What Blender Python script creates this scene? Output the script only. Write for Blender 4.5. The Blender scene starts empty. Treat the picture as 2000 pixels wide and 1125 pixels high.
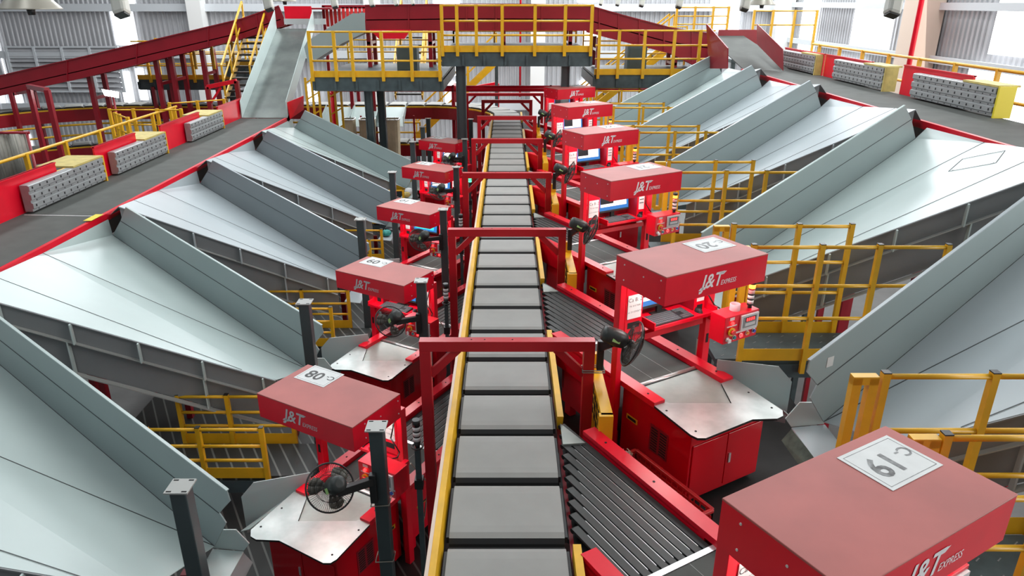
import bpy, bmesh, math, random
from mathutils import Vector, Matrix
random.seed(7)
scn = bpy.context.scene
col = scn.collection

# ---------------------------------------------------------------- camera
F_PX, VPX, YH = 1400.0, 990.0, 3.0
PITCH = math.atan((562.5 - YH) / F_PX)
CT, ST = math.cos(PITCH), math.sin(PITCH)
CAM_Z = 8.0
cd = bpy.data.cameras.new('camera')
cd.sensor_width = 36.0
cd.lens = F_PX / 2000.0 * 36.0
cd.shift_x = 0.005
cd.clip_end = 300
cam = bpy.data.objects.new('camera', cd)
cam.location = (0, 0, CAM_Z)
cam.rotation_euler = (math.pi / 2 - PITCH, 0, 0)
col.objects.link(cam)
scn.camera = cam

# ---------------------------------------------------------------- world, exposure
w = bpy.data.worlds.new('world'); scn.world = w; w.use_nodes = True
bgn = w.node_tree.nodes['Background']
bgn.inputs[0].default_value = (0.86, 0.93, 1.0, 1); bgn.inputs[1].default_value = 0.22
scn.view_settings.view_transform = 'Standard'
scn.view_settings.look = 'None'
scn.view_settings.gamma = 1.0
scn.view_settings.use_curve_mapping = False
scn.view_settings.exposure = 0.12

# roof skylights: rows of large soft lights at roof height
def area(name, loc, sx, sy, power, colr, rot=(0, 0, 0)):
    l = bpy.data.lights.new(name, 'AREA'); l.shape = 'RECTANGLE'; l.size = sx; l.size_y = sy
    l.energy = power; l.color = colr
    o = bpy.data.objects.new(name, l); o.location = loc; o.rotation_euler = rot; col.objects.link(o)
    return o
SKY_P = 520
for sx in (-13.0, -4.5, 4.5, 12.0):
    near = 0.35 if sx < 0 else 0.06
    for sy, sp in ((2.0, near), (13.0, 0.8), (24.0, 1.25), (34.0, 1.9)):
        area('skylight_light', (sx, sy, 14.8), 1.6, 8.0, SKY_P * sp, (0.93, 0.97, 1.0))
# daylight falling in through the tall window strips of the side and back walls
area('window_light', (13.2, 22.0, 8.5), 16.0, 6.0, 380, (1.0, 0.96, 0.9), (0, math.radians(80), 0))
area('window_light', (13.2, 3.0, 7.5), 12.0, 7.0, 1600, (1.0, 0.98, 0.95), (0, math.radians(82), 0))
area('window_light', (-2.0, 36.5, 8.5), 26.0, 6.0, 600, (1.0, 0.98, 0.96), (math.radians(-82), 0, 0))

# ---------------------------------------------------------------- materials
def mat(name, rgb, rough=0.5, metal=0.0, spec=0.5, emit=None, es=0.0, noise=0.0, nscale=6.0, bump=0.0, rgb2=None, coat=0.0):
    m = bpy.data.materials.new(name); m.use_nodes = True
    nt = m.node_tree; b = nt.nodes['Principled BSDF']
    b.inputs['Base Color'].default_value = (*rgb, 1)
    b.inputs['Roughness'].default_value = rough
    b.inputs['Metallic'].default_value = metal
    b.inputs['Specular IOR Level'].default_value = spec
    if coat: b.inputs['Coat Weight'].default_value = coat; b.inputs['Coat Roughness'].default_value = 0.12
    if emit:
        b.inputs['Emission Color'].default_value = (*emit, 1); b.inputs['Emission Strength'].default_value = es
    if noise or rgb2:
        tc = nt.nodes.new('ShaderNodeTexCoord'); n = nt.nodes.new('ShaderNodeTexNoise')
        n.inputs['Scale'].default_value = nscale; n.inputs['Detail'].default_value = 5
        nt.links.new(tc.outputs['Object'], n.inputs['Vector'])
        cr = nt.nodes.new('ShaderNodeValToRGB')
        c2 = rgb2 if rgb2 else tuple(min(1, c * (1 + noise)) for c in rgb)
        c1 = rgb if rgb2 else tuple(c * (1 - noise) for c in rgb)
        cr.color_ramp.elements[0].position = 0.35; cr.color_ramp.elements[1].position = 0.68
        cr.color_ramp.elements[0].color = (*c1, 1); cr.color_ramp.elements[1].color = (*c2, 1)
        nt.links.new(n.outputs['Fac'], cr.inputs['Fac']); nt.links.new(cr.outputs['Color'], b.inputs['Base Color'])
        if bump:
            bp = nt.nodes.new('ShaderNodeBump'); bp.inputs['Strength'].default_value = bump
            bp.inputs['Distance'].default_value = 0.01
            nt.links.new(n.outputs['Fac'], bp.inputs['Height']); nt.links.new(bp.outputs['Normal'], b.inputs['Normal'])
    return m
M = {}
M['red'] = mat('red_paint', (0.72, 0.004, 0.022), 0.30, spec=0.38, noise=0.06, nscale=3)
M['red_dust'] = mat('dusty_red_paint', (0.42, 0.105, 0.09), 0.5, noise=0.1, nscale=2.2)
M['dark_red'] = mat('dark_red_paint', (0.27, 0.008, 0.018), 0.3, noise=0.08, nscale=2)
M['yellow'] = mat('yellow_paint', (0.72, 0.40, 0.012), 0.38, noise=0.08, nscale=5)
M['lemon'] = mat('lemon_paint', (0.72, 0.60, 0.02), 0.45)
M['olive_yellow'] = mat('worn_yellow_board', (0.52, 0.42, 0.13), 0.6, noise=0.15, nscale=8)
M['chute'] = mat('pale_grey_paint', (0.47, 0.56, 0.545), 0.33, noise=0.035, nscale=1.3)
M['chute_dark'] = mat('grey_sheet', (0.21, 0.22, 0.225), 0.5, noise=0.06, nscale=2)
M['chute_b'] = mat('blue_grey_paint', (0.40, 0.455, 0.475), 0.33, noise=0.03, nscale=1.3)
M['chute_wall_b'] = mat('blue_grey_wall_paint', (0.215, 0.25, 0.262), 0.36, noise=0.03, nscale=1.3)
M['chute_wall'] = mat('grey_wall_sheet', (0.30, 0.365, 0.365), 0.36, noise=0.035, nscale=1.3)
M['seam'] = mat('dark_seam', (0.06, 0.07, 0.07), 0.6)
M['plate'] = mat('carrier_grey', (0.27, 0.27, 0.252), 0.55, noise=0.04, nscale=4)
M['rubber'] = mat('black_rubber', (0.018, 0.019, 0.019), 0.5)
M['strip'] = mat('dark_belt', (0.026, 0.030, 0.028), 0.5, noise=0.1, nscale=20)
M['belt'] = mat('grey_belt', (0.085, 0.09, 0.083), 0.75, spec=0.25, noise=0.1, nscale=3)
M['steel'] = mat('brushed_steel', (0.62, 0.63, 0.62), 0.33, metal=0.85, noise=0.09, nscale=14)
M['worn_steel'] = mat('worn_steel', (0.42, 0.46, 0.445), 0.36, metal=0.7, rgb2=(0.56, 0.60, 0.58), nscale=5)
M['sheet'] = mat('zinc_sheet', (0.34, 0.38, 0.35), 0.42, metal=0.5, noise=0.06, nscale=9)
M['slide_steel'] = mat('slide_steel', (0.22, 0.25, 0.24), 0.28, metal=0.8, rgb2=(0.38, 0.42, 0.40), nscale=1.2)
M['alu'] = mat('aluminium', (0.75, 0.76, 0.76), 0.35, metal=0.7)
M['perf'] = mat('galvanised', (0.34, 0.355, 0.36), 0.42, metal=0.4, noise=0.08, nscale=8)
M['hole'] = mat('hole_black', (0.006, 0.006, 0.006), 0.8)
M['post'] = mat('dark_green_grey_paint', (0.052, 0.072, 0.075), 0.3, noise=0.08, nscale=4)
M['cap'] = mat('grey_cap_paint', (0.36, 0.37, 0.35), 0.4)
M['deck_steel'] = mat('deck_beam_paint', (0.055, 0.08, 0.085), 0.5, noise=0.2, nscale=5)
M['floor_dark'] = mat('dark_floor', (0.022, 0.024, 0.024), 0.55, noise=0.2, nscale=4)
M['black'] = mat('black_plastic', (0.016, 0.018, 0.018), 0.4)
M['fan'] = mat('fan_plastic', (0.028, 0.034, 0.032), 0.4)
M['blade'] = mat('fan_blade', (0.14, 0.13, 0.105), 0.3)
M['key'] = mat('keycap', (0.10, 0.115, 0.12), 0.45)
M['red_gloss'] = mat('glossy_red_paint', (0.55, 0.003, 0.012), 0.13, spec=0.55)
M['frame_red'] = mat('frame_red_paint', (0.46, 0.006, 0.014), 0.35, noise=0.08, nscale=3)
M['white'] = mat('white_paint', (0.75, 0.75, 0.73), 0.45)
M['cream'] = mat('cream_paint', (0.66, 0.52, 0.42), 0.5)
M['paper'] = mat('paper', (0.66, 0.68, 0.67), 0.5, noise=0.04, nscale=10)
M['ink'] = mat('black_ink', (0.03, 0.03, 0.03), 0.5)
M['ink_grey'] = mat('worn_ink', (0.06, 0.06, 0.06), 0.5, rgb2=(0.28, 0.29, 0.29), nscale=25)
M['logo'] = mat('white_logo', (0.82, 0.80, 0.82), 0.4)
M['logo_grey'] = mat('greyer_logo', (0.55, 0.55, 0.56), 0.5)  # greyer white for the lettering of the left hoods
M['beige'] = mat('beige_canvas', (0.52, 0.44, 0.30), 0.9, noise=0.1, nscale=4)
M['cable'] = mat('cable', (0.25, 0.24, 0.2), 0.6)
M['camw'] = mat('camera_white', (0.62, 0.62, 0.56), 0.4)
M['lampshade'] = mat('lamp_shade', (0.42, 0.40, 0.34), 0.35, metal=0.3)
M['wall'] = mat('corrugated_sheet', (0.43, 0.435, 0.45), 0.45, metal=0.2, noise=0.06, nscale=1)
M['ground'] = mat('concrete', (0.13, 0.13, 0.125), 0.7, noise=0.12, nscale=1.5)
M['girt'] = mat('girt_paint', (0.55, 0.58, 0.60), 0.5)
M['roof'] = mat('roof_sheet', (0.5, 0.52, 0.53), 0.6)
M['led'] = mat('station_lamp', (1, 1, 1), 0.5, emit=(0.9, 1.0, 0.97), es=48)
M['flood'] = mat('flood_lamp', (1, 1, 1), 0.5, emit=(0.95, 1.0, 1.0), es=60)
M['win'] = mat('daylight_pane', (0.9, 0.95, 1), 0.5, emit=(0.96, 0.98, 1.0), es=3.2)
M['scr_blue'] = mat('screen_blue', (0.01, 0.05, 0.15), 0.3, emit=(0.02, 0.18, 0.5), es=0.9)
M['scr_white'] = mat('screen_white', (0.5, 0.5, 0.5), 0.3, emit=(0.75, 0.85, 0.85), es=0.9)
M['scr_teal'] = mat('screen_teal', (0.02, 0.3, 0.25), 0.3, emit=(0.03, 0.75, 0.6), es=0.9)
M['scr_dark'] = mat('screen_dark', (0.01, 0.012, 0.015), 0.3)
M['led_red'] = mat('red_light', (0.8, 0.02, 0.02), 0.3, emit=(1, 0.02, 0.02), es=5)
M['led_orange'] = mat('orange_light', (0.9, 0.2, 0.02), 0.3, emit=(1, 0.28, 0.03), es=5)
M['led_green'] = mat('green_light', (0.05, 0.8, 0.2), 0.3, emit=(0.05, 1, 0.3), es=4)
M['lens_pink'] = mat('pink_lens', (0.75, 0.45, 0.42), 0.3)
M['lens_white'] = mat('white_lens', (0.75, 0.75, 0.74), 0.3)
M['btn_yellow'] = mat('yellow_plastic', (0.8, 0.5, 0.02), 0.4)
M['btn_red'] = mat('red_plastic', (0.7, 0.03, 0.03), 0.4)
M['btn_blue'] = mat('blue_plastic', (0.03, 0.08, 0.45), 0.4)
M['btn_teal'] = mat('teal_plastic', (0.02, 0.22, 0.24), 0.4)
M['btn_orange'] = mat('orange_plastic', (0.8, 0.3, 0.03), 0.4)
M['bezel'] = mat('grey_bezel', (0.6, 0.6, 0.6), 0.4)
M['basket'] = mat('red_basket_plastic', (0.45, 0.01, 0.012), 0.4)
M['tape'] = mat('pink_tape', (0.7, 0.4, 0.42), 0.4)
M['green_sticker'] = mat('green_sticker', (0.35, 0.6, 0.2), 0.5)
M['rope'] = mat('rope', (0.55, 0.45, 0.38), 0.9)
M['canvas'] = mat('dusty_canvas', (0.07, 0.10, 0.08), 0.8, noise=0.3, nscale=12)

def grating():
    m = bpy.data.materials.new('ribbed_deck'); m.use_nodes = True
    nt = m.node_tree; b = nt.nodes['Principled BSDF']; b.inputs['Roughness'].default_value = 0.5
    tc = nt.nodes.new('ShaderNodeTexCoord'); mp = nt.nodes.new('ShaderNodeMapping'); mp.inputs['Rotation'].default_value[2] = math.radians(-30)
    wv = nt.nodes.new('ShaderNodeTexWave'); wv.inputs['Scale'].default_value = 2.1; wv.bands_direction = 'X'
    cr = nt.nodes.new('ShaderNodeValToRGB'); cr.color_ramp.elements[0].position = 0.93; cr.color_ramp.elements[1].position = 0.97
    cr.color_ramp.elements[0].color = (0.035, 0.038, 0.037, 1); cr.color_ramp.elements[1].color = (0.17, 0.18, 0.17, 1)
    nt.links.new(tc.outputs['Object'], mp.inputs['Vector']); nt.links.new(mp.outputs['Vector'], wv.inputs['Vector'])
    nt.links.new(wv.outputs['Fac'], cr.inputs['Fac']); nt.links.new(cr.outputs['Color'], b.inputs['Base Color'])
    return m
M['grating'] = grating()

# ---------------------------------------------------------------- helpers
class MB:
    """collects shapes of one mesh object (world coordinates), several materials allowed"""
    def __init__(s): s.v = []; s.f = []; s.m = []; s.mats = []; s.smooth = []
    def mi(s, k):
        if k not in s.mats: s.mats.append(k)
        return s.mats.index(k)
    def face(s, pts, k, sm=False):
        b = len(s.v); s.v += [tuple(p) for p in pts]; s.f.append(tuple(range(b, b + len(pts)))); s.m.append(s.mi(k)); s.smooth.append(sm)
    def hull8(s, P, k):
        b = len(s.v); s.v += [tuple(p) for p in P]
        for q in ((0, 3, 2, 1), (4, 5, 6, 7), (0, 1, 5, 4), (1, 2, 6, 5), (2, 3, 7, 6), (3, 0, 4, 7)):
            s.f.append(tuple(b + i for i in q)); s.m.append(s.mi(k)); s.smooth.append(False)
    def box(s, x0, x1, y0, y1, z0, z1, k):
        s.hull8([(x0, y0, z0), (x1, y0, z0), (x1, y1, z0), (x0, y1, z0), (x0, y0, z1), (x1, y0, z1), (x1, y1, z1), (x0, y1, z1)], k)
    def lbox(s, L, u0, u1, v0, v1, z0, z1, k):
        s.hull8([L(u0, v0, z0), L(u1, v0, z0), L(u1, v1, z0), L(u0, v1, z0), L(u0, v0, z1), L(u1, v0, z1), L(u1, v1, z1), L(u0, v1, z1)], k)
    def bar(s, p, q, wd, ht, k, up=(0, 0, 1)):
        p = Vector(p); q = Vector(q); d = (q - p).normalized(); up = Vector(up)
        if abs(d.dot(up)) > 0.99: up = Vector((0, 1, 0))
        a = d.cross(up).normalized() * wd / 2; c = a.cross(d).normalized() * ht / 2
        s.hull8([p - a - c, p + a - c, p + a + c, p - a + c, q - a - c, q + a - c, q + a + c, q - a + c], k)
    def tube(s, p, q, r, k, n=10, r2=None, caps=True):
        p = Vector(p); q = Vector(q); d = (q - p).normalized(); up = Vector((0, 0, 1)) if abs(d.z) < 0.95 else Vector((0, 1, 0))
        a = d.cross(up).normalized(); c = a.cross(d).normalized(); r2 = r if r2 is None else r2
        b = len(s.v)
        for P, R in ((p, r), (q, r2)):
            for i in range(n):
                t = 2 * math.pi * i / n; s.v.append(tuple(P + a * math.cos(t) * R + c * math.sin(t) * R))
        for i in range(n):
            j = (i + 1) % n; s.f.append((b + i, b + j, b + n + j, b + n + i)); s.m.append(s.mi(k)); s.smooth.append(True)
        if caps:
            s.f.append(tuple(b + i for i in range(n))[::-1]); s.m.append(s.mi(k)); s.smooth.append(False)
            s.f.append(tuple(b + n + i for i in range(n))); s.m.append(s.mi(k)); s.smooth.append(False)
    def path(s, pts, r, k, n=8):
        for a, b in zip(pts[:-1], pts[1:]): s.tube(a, b, r, k, n)
    def prism(s, top, dvec, k, kside=None):
        """polygon extruded along dvec"""
        n = len(top); b = len(s.v); d = Vector(dvec)
        s.v += [tuple(p) for p in top] + [tuple(Vector(p) + d) for p in top]
        s.f.append(tuple(range(b, b + n))); s.m.append(s.mi(k)); s.smooth.append(False)
        s.f.append(tuple(range(b + n, b + 2 * n))[::-1]); s.m.append(s.mi(kside or k)); s.smooth.append(False)
        for i in range(n):
            j = (i + 1) % n; s.f.append((b + i, b + n + i, b + n + j, b + j)); s.m.append(s.mi(kside or k)); s.smooth.append(False)
    def sheet(s, pts, t, k, kb):
        n = len(pts); b = len(s.v); s.v += [tuple(p) for p in pts] + [(p[0], p[1], p[2] - t) for p in pts]
        for i in range(1, n - 1):
            s.f.append((b, b + i, b + i + 1)); s.m.append(s.mi(k)); s.smooth.append(False)
            s.f.append((b + n, b + n + i + 1, b + n + i)); s.m.append(s.mi(kb)); s.smooth.append(False)
        for i in range(n):
            j = (i + 1) % n; s.f.append((b + i, b + n + i, b + n + j, b + j)); s.m.append(s.mi(k)); s.smooth.append(False)
    def lathe(s, origin, axis, prof, k, n=20, caps=True):
        o = Vector(origin); d = Vector(axis).normalized(); up = Vector((0, 0, 1)) if abs(d.z) < 0.95 else Vector((0, 1, 0))
        a = d.cross(up).normalized(); c = a.cross(d).normalized(); b = len(s.v)
        for (r, h) in prof:
            for i in range(n):
                t = 2 * math.pi * i / n; s.v.append(tuple(o + d * h + (a * math.cos(t) + c * math.sin(t)) * r))
        for j in range(len(prof) - 1):
            for i in range(n):
                i2 = (i + 1) % n
                s.f.append((b + j * n + i, b + j * n + i2, b + (j + 1) * n + i2, b + (j + 1) * n + i)); s.m.append(s.mi(k)); s.smooth.append(True)
        if caps:
            s.f.append(tuple(b + i for i in range(n))[::-1]); s.m.append(s.mi(k)); s.smooth.append(False)
            e = b + (len(prof) - 1) * n; s.f.append(tuple(e + i for i in range(n))); s.m.append(s.mi(k)); s.smooth.append(False)
    def torus(s, origin, axis, R, r, k, n=28, m=5):
        o = Vector(origin); d = Vector(axis).normalized(); up = Vector((0, 0, 1)) if abs(d.z) < 0.95 else Vector((0, 1, 0))
        a = d.cross(up).normalized(); c = a.cross(d).normalized(); b = len(s.v)
        for i in range(n):
            t = 2 * math.pi * i / n; rd = a * math.cos(t) + c * math.sin(t)
            for j in range(m):
                p = 2 * math.pi * j / m; s.v.append(tuple(o + rd * (R + r * math.cos(p)) + d * r * math.sin(p)))
        for i in range(n):
            for j in range(m):
                i2 = (i + 1) % n; j2 = (j + 1) % m
                s.f.append((b + i * m + j, b + i2 * m + j, b + i2 * m + j2, b + i * m + j2)); s.m.append(s.mi(k)); s.smooth.append(True)
    def text(s, txt, org, ex, ey, size, k, shear=0.0, bold=0.0, width=1.0):
        """lettering laid on a surface: ex = reading direction, ey = up of the letters"""
        fc = bpy.data.curves.new('t', 'FONT'); fc.body = txt; fc.size = 1.0; fc.shear = shear; fc.offset = bold; fc.resolution_u = 3
        fc.align_x = 'CENTER'; fc.align_y = 'CENTER'
        to = bpy.data.objects.new('t', fc); col.objects.link(to)
        dg = bpy.context.evaluated_depsgraph_get(); me = bpy.data.meshes.new_from_object(to.evaluated_get(dg))
        b = len(s.v); ex = Vector(ex).normalized(); ey = Vector(ey).normalized(); o = Vector(org)
        for vv in me.vertices: s.v.append(tuple(o + ex * vv.co.x * size * width + ey * vv.co.y * size))
        for p in me.polygons: s.f.append(tuple(b + i for i in p.vertices)); s.m.append(s.mi(k)); s.smooth.append(False)
        bpy.data.objects.remove(to); bpy.data.curves.remove(fc); bpy.data.meshes.remove(me)
    def build(s, name, parent=None, loc=None, fix=True, bevel=0.0):
        root = parent
        while root is not None and root.parent is not None: root = root.parent
        off = Vector(root.location) if root is not None else Vector(loc if loc is not None else (0, 0, 0))
        me = bpy.data.meshes.new(name)
        me.from_pydata([tuple(Vector(p) - off) for p in s.v], [], s.f)
        for k in s.mats: me.materials.append(M[k])
        me.polygons.foreach_set('material_index', s.m); me.polygons.foreach_set('use_smooth', s.smooth)
        if fix:
            bm = bmesh.new(); bm.from_mesh(me); bmesh.ops.recalc_face_normals(bm, faces=bm.faces); bm.to_mesh(me); bm.free()
        me.update()
        o = bpy.data.objects.new(name, me); col.objects.link(o)
        if parent is not None: o.parent = parent
        elif loc is not None: o.location = off
        if bevel:
            bv = o.modifiers.new('bevel', 'BEVEL'); bv.width = bevel; bv.segments = 2; bv.limit_method = 'ANGLE'; bv.angle_limit = math.radians(50)
        return o

def tag(o, label, cat, group=None, kind=None):
    o['label'] = label; o['category'] = cat
    if group: o['group'] = group
    if kind: o['kind'] = kind
    return o
def struct(o): o['kind'] = 'structure'; return o
def thing(name, loc, label, cat, group=None):
    o = bpy.data.objects.new(name, None); o.empty_display_size = 0.1; o.location = loc; col.objects.link(o)
    return tag(o, label, cat, group)
KIDS = {}
def copy_tree(o, parent=None):
    c = o.copy(); col.objects.link(c); c.parent = parent
    for ch in [x for x in bpy.data.objects if x.parent == o]: copy_tree(ch, c)
    return c
def repeat(root, dy, label):
    c = copy_tree(root); c.location = Vector(root.location) + Vector((0, dy, 0)); c['label'] = label
    return c
def child(root, name):
    return [x for x in bpy.data.objects if x.parent == root and x.name.split('.')[0] == name]
def at(x, y, D):
    """point of the place seen at photo position (x, y), standing D metres in front of the camera"""
    k = (y - YH) * CT / F_PX; h = k * D * CT / (1 - k * ST); Z = D * CT + h * ST
    return Vector(((x - VPX) * Z / F_PX, D, CAM_Z - h))

P = 3.4                       # spacing of stations along the sorter
SIDES = {'right': 1, 'left': -1}
ZT = {1: 4.57, -1: 3.23}      # table height on either side
DROP = 0.85
S3 = math.sqrt(3) / 2
def Lf(s):
    return lambda u, v, z: (s * (u * 0.5 + v * S3), -u * S3 + v * 0.5, z)
ORD = ['nearest', 'second', 'third', 'fourth', 'fifth', 'sixth']

# ================================================================= SETTING
m = MB(); m.box(-26, 14, -2, 38, -0.1, 0, 'ground'); struct(m.build('floor'))
# roof with skylight openings is out of view: one plain sheet above the lights
m = MB(); m.box(-26, 14.4, -2, 38.4, 15.2, 15.3, 'roof'); struct(m.build('ceiling'))
def corrugated(p, q, z0, z1, k, pitch=0.24, amp=0.05):
    m = MB(); p = Vector(p); q = Vector(q); d = q - p; L = d.length; d.normalize(); nrm = Vector((-d.y, d.x, 0))
    n = int(L / pitch); prev = None
    for i in range(n):
        for fr, a in ((0, 0), (0.3, 0), (0.45, amp), (0.85, amp)):
            c = p + d * (i + fr) * pitch + nrm * a
            if prev is not None: m.face([(prev.x, prev.y, z0), (c.x, c.y, z0), (c.x, c.y, z1), (prev.x, prev.y, z1)], k)
            prev = c
    return m
WY = 38.0; WX = 14.0
struct(corrugated((-26, WY, 0), (WX, WY, 0), 0, 15.2, 'wall').build('wall_back', fix=False))
struct(corrugated((WX, WY, 0), (WX, -2, 0), 0, 15.2, 'wall').build('wall_right', fix=False))
struct(corrugated((-26, -2, 0), (-26, WY, 0), 0, 15.2, 'wall').build('wall_left', fix=False))
# window strips (translucent daylight panels set in the sheeting)
wn = [0]
def window_back(x0, y0, x1, y1):
    a = at(x0, y0, WY - 0.1); b = at(x1, y1, WY - 0.1); wn[0] += 1
    m = MB(); m.box(min(a.x, b.x), max(a.x, b.x), WY - 0.12, WY - 0.05, min(a.z, b.z), max(a.z, b.z), 'win')
    struct(m.build('window_%d' % wn[0]))
for r in ((-40, -60, 10, 145), (215, 20, 268, 88), (212, -60, 262, 8), (845, -60, 898, 8), (870, 100, 893, 148), (1140, 60, 1165, 118),
          (1130, -60, 1165, 5), (1395, 20, 1442, 62), (1395, -60, 1442, 8), (-20, 183, 14, 214), (17, 182, 46, 213), (232, 140, 262, 200), (264, 134, 290, 195),
          (868, 160, 893, 215), (600, 165, 625, 198), (1132, 158, 1180, 170), (25, 262, 62, 290)):
    window_back(*r)
def window_right(D0, D1, z0, z1):
    wn[0] += 1; m = MB(); m.box(WX - 0.14, WX - 0.06, D0, D1, z0, z1, 'win'); struct(m.build('window_%d' % wn[0]))
window_right(20.2, 21.7, 6.6, 15); window_right(27.6, 30.6, 6.3, 15); window_right(34.3, 36.0, 5.6, 15); window_right(13.5, 14.6, 5, 15)
window_right(18.4, 22.4, 4.9, 6.2); window_right(29, 32, 4.4, 5.8)
# columns, girts
tn = [0]
def trim(m):
    tn[0] += 1; return struct(m.build('trim_%d' % tn[0]))
for xx in (395, 1050, 732):
    a = at(xx, 100, WY - 0.5); m = MB(); m.box(a.x - 0.35, a.x + 0.35, WY - 0.8, WY - 0.1, 0, 15.2, 'white'); trim(m)
m = MB(); m.box(WX - 0.9, WX - 0.1, WY - 0.9, WY - 0.1, 0, 15.2, 'white'); trim(m)
m = MB(); m.box(WX - 0.95, WX - 0.1, 24.4, 25.3, 0, 15.2, 'cream'); trim(m)
for z in (7.55, 5.35, 2.8):
    m = MB(); m.box(-26, WX, WY - 0.28, WY - 0.12, z, z + 0.35, 'girt'); trim(m)
for z in (7.75, 6.15, 3.0):
    m = MB(); m.box(WX - 0.28, WX - 0.15, -2, WY, z, z + 0.22, 'girt'); trim(m)
# louvre in the back wall
a = at(12, 90, WY - 0.2); b = at(246, 180, WY - 0.2)
m = MB(); m.box(a.x, b.x, WY - 0.3, WY - 0.15, b.z, b.z + 0.08, 'girt'); m.box(a.x, b.x, WY - 0.3, WY - 0.15, a.z - 0.08, a.z, 'girt')
for i in range(5):
    x = a.x + (b.x - a.x) * i / 4; m.box(x - 0.06, x + 0.06, WY - 0.32, WY - 0.15, b.z, a.z, 'girt')
nn = 9
for i in range(nn):
    z = b.z + (a.z - b.z) * i / nn; m.hull8([(a.x, WY - 0.30, z), (b.x, WY - 0.30, z), (b.x, WY - 0.28, z), (a.x, WY - 0.28, z), (a.x, WY - 0.16, z + 0.22), (b.x, WY - 0.16, z + 0.22), (b.x, WY - 0.14, z + 0.22), (a.x, WY - 0.14, z + 0.22)], 'wall')
trim(m)

# working decks on either side and between (different heights)
def deck(name, x0, x1, y0, y1, z, k):
    m = MB(); m.box(x0, x1, y0, y1, z - 0.12, z, k); return m.build(name)
FR, FL = ZT[1] - DROP, ZT[-1] - DROP
o = deck('work_deck', 0.62, 3.3, -1.0, 22.0, FR, 'floor_dark'); tag(o, 'dark work deck under the right row of red stations', 'deck')
o = deck('work_deck', -5.4, -0.62, 1.0, 22.0, FL, 'grating'); tag(o, 'dark ribbed work deck under the left row of red stations', 'deck')

# ================================================================= SORTER (upper and lower loop)
def path_points(z, y_end, step):
    """centre line: straight away from the camera, left turn, straight across, left turn back"""
    pts = []; R1 = 2.9; Yt = 26.7
    y = 0.85
    while y < Yt - R1: pts.append((Vector((0, y, z)), math.pi / 2)); y += step
    s = y - (Yt - R1); L1 = R1 * math.pi / 2
    while s < L1:
        a = s / R1; pts.append((Vector((-R1 + R1 * math.cos(a), Yt - R1 + R1 * math.sin(a), z)), math.pi / 2 + a)); s += step
    x = -R1 - (s - L1)
    while x > -13.0: pts.append((Vector((x, Yt, z)), math.pi)); x -= step
    R2 = 5.2; s = -13.0 - x
    while s < R2 * math.pi / 2:
        a = s / R2; pts.append((Vector((-13.0 - R2 * math.sin(a), Yt - R2 + R2 * math.cos(a), z)), math.pi + a)); s += step
    return pts
def sorter(z, name, label, ystart=0):
    root = thing(name, (0, 4.0, z), label, 'sorting conveyor')
    pts = path_points(z, 0, P / 5)
    W = 0.40; Lp = P / 5
    pts = [p for p in pts if p[0].y >= ystart or p[0].x < -1]
    for i, (c, a) in enumerate(pts[:99]):
        d = Vector((math.cos(a), math.sin(a), 0)); n = Vector((-d.y, d.x, 0))
        m = MB(); hl = Lp / 2 - 0.022
        prof = [(-hl, -0.085), (-hl + 0.008, -0.05), (-hl + 0.03, -0.018), (-hl + 0.075, -0.003), (-hl + 0.14, 0), (hl - 0.14, 0), (hl - 0.075, -0.003), (hl - 0.03, -0.018), (hl - 0.008, -0.05), (hl, -0.085)]
        for (s0, z0), (s1, z1) in zip(prof[:-1], prof[1:]):
            kk_ = 'rubber' if max(abs(s0), abs(s1)) > hl - 0.02 else 'plate'  # plate ends blackened: the shadow band between carriers is painted in
            m.face([c + d * s0 + n * W + Vector((0, 0, z0)), c + d * s1 + n * W + Vector((0, 0, z1)), c + d * s1 - n * W + Vector((0, 0, z1)), c + d * s0 - n * W + Vector((0, 0, z0))], kk_, True)
        for sg in (1, -1):
            e = [c + d * s0 + n * W * sg + Vector((0, 0, z0)) for s0, z0 in prof]
            m.face(e, 'rubber'); m.bar(c - d * (hl * 0.85) + n * sg * (W + 0.012) + Vector((0, 0, -0.05)), c + d * (hl * 0.85) + n * sg * (W + 0.012) + Vector((0, 0, -0.05)), 0.02, 0.05, 'rubber')
        m.bar(c - d * (Lp / 2) + Vector((0, 0, -0.09)), c + d * (Lp / 2) + Vector((0, 0, -0.09)), 2 * W, 0.04, 'rubber')
        m.build('carrier', root)
    def skirt(off, z0, z1, t, k, nm, sel):
        m = MB(); q = [x for x in pts if sel(x)]
        for (c0, a0), (c1, a1) in zip(q[:-1], q[1:]):
            n0 = Vector((-math.sin(a0), math.cos(a0), 0)); n1 = Vector((-math.sin(a1), math.cos(a1), 0)); 
            m.hull8([c0 + n0 * off + Vector((0, 0, z0)), c0 + n0 * (off + t) + Vector((0, 0, z0)), c1 + n1 * (off + t) + Vector((0, 0, z0)), c1 + n1 * off + Vector((0, 0, z0)),
                     c0 + n0 * off + Vector((0, 0, z1)), c0 + n0 * (off + t) + Vector((0, 0, z1)), c1 + n1 * (off + t) + Vector((0, 0, z1)), c1 + n1 * off + Vector((0, 0, z1))], k)
        return m.build(nm, root)
    skirt(0.44, -0.50, -0.10, 0.03, 'dark_red', 'side_panel', lambda x: True)
    skirt(-0.47, -0.50, -0.10, 0.03, 'dark_red', 'side_panel', lambda x: True)
    skirt(0.44, -0.10, -0.055, 0.035, 'yellow', 'edge_rail', lambda x: x[0].y > 22.5)
    skirt(0.30, -0.42, -0.12, 0.03, 'rubber', 'chassis', lambda x: True)
    return root
srt = sorter(4.57, 'sorting_conveyor', 'long central sorting conveyor of grey carrier plates, curving left at its far end', 0.0)
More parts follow.
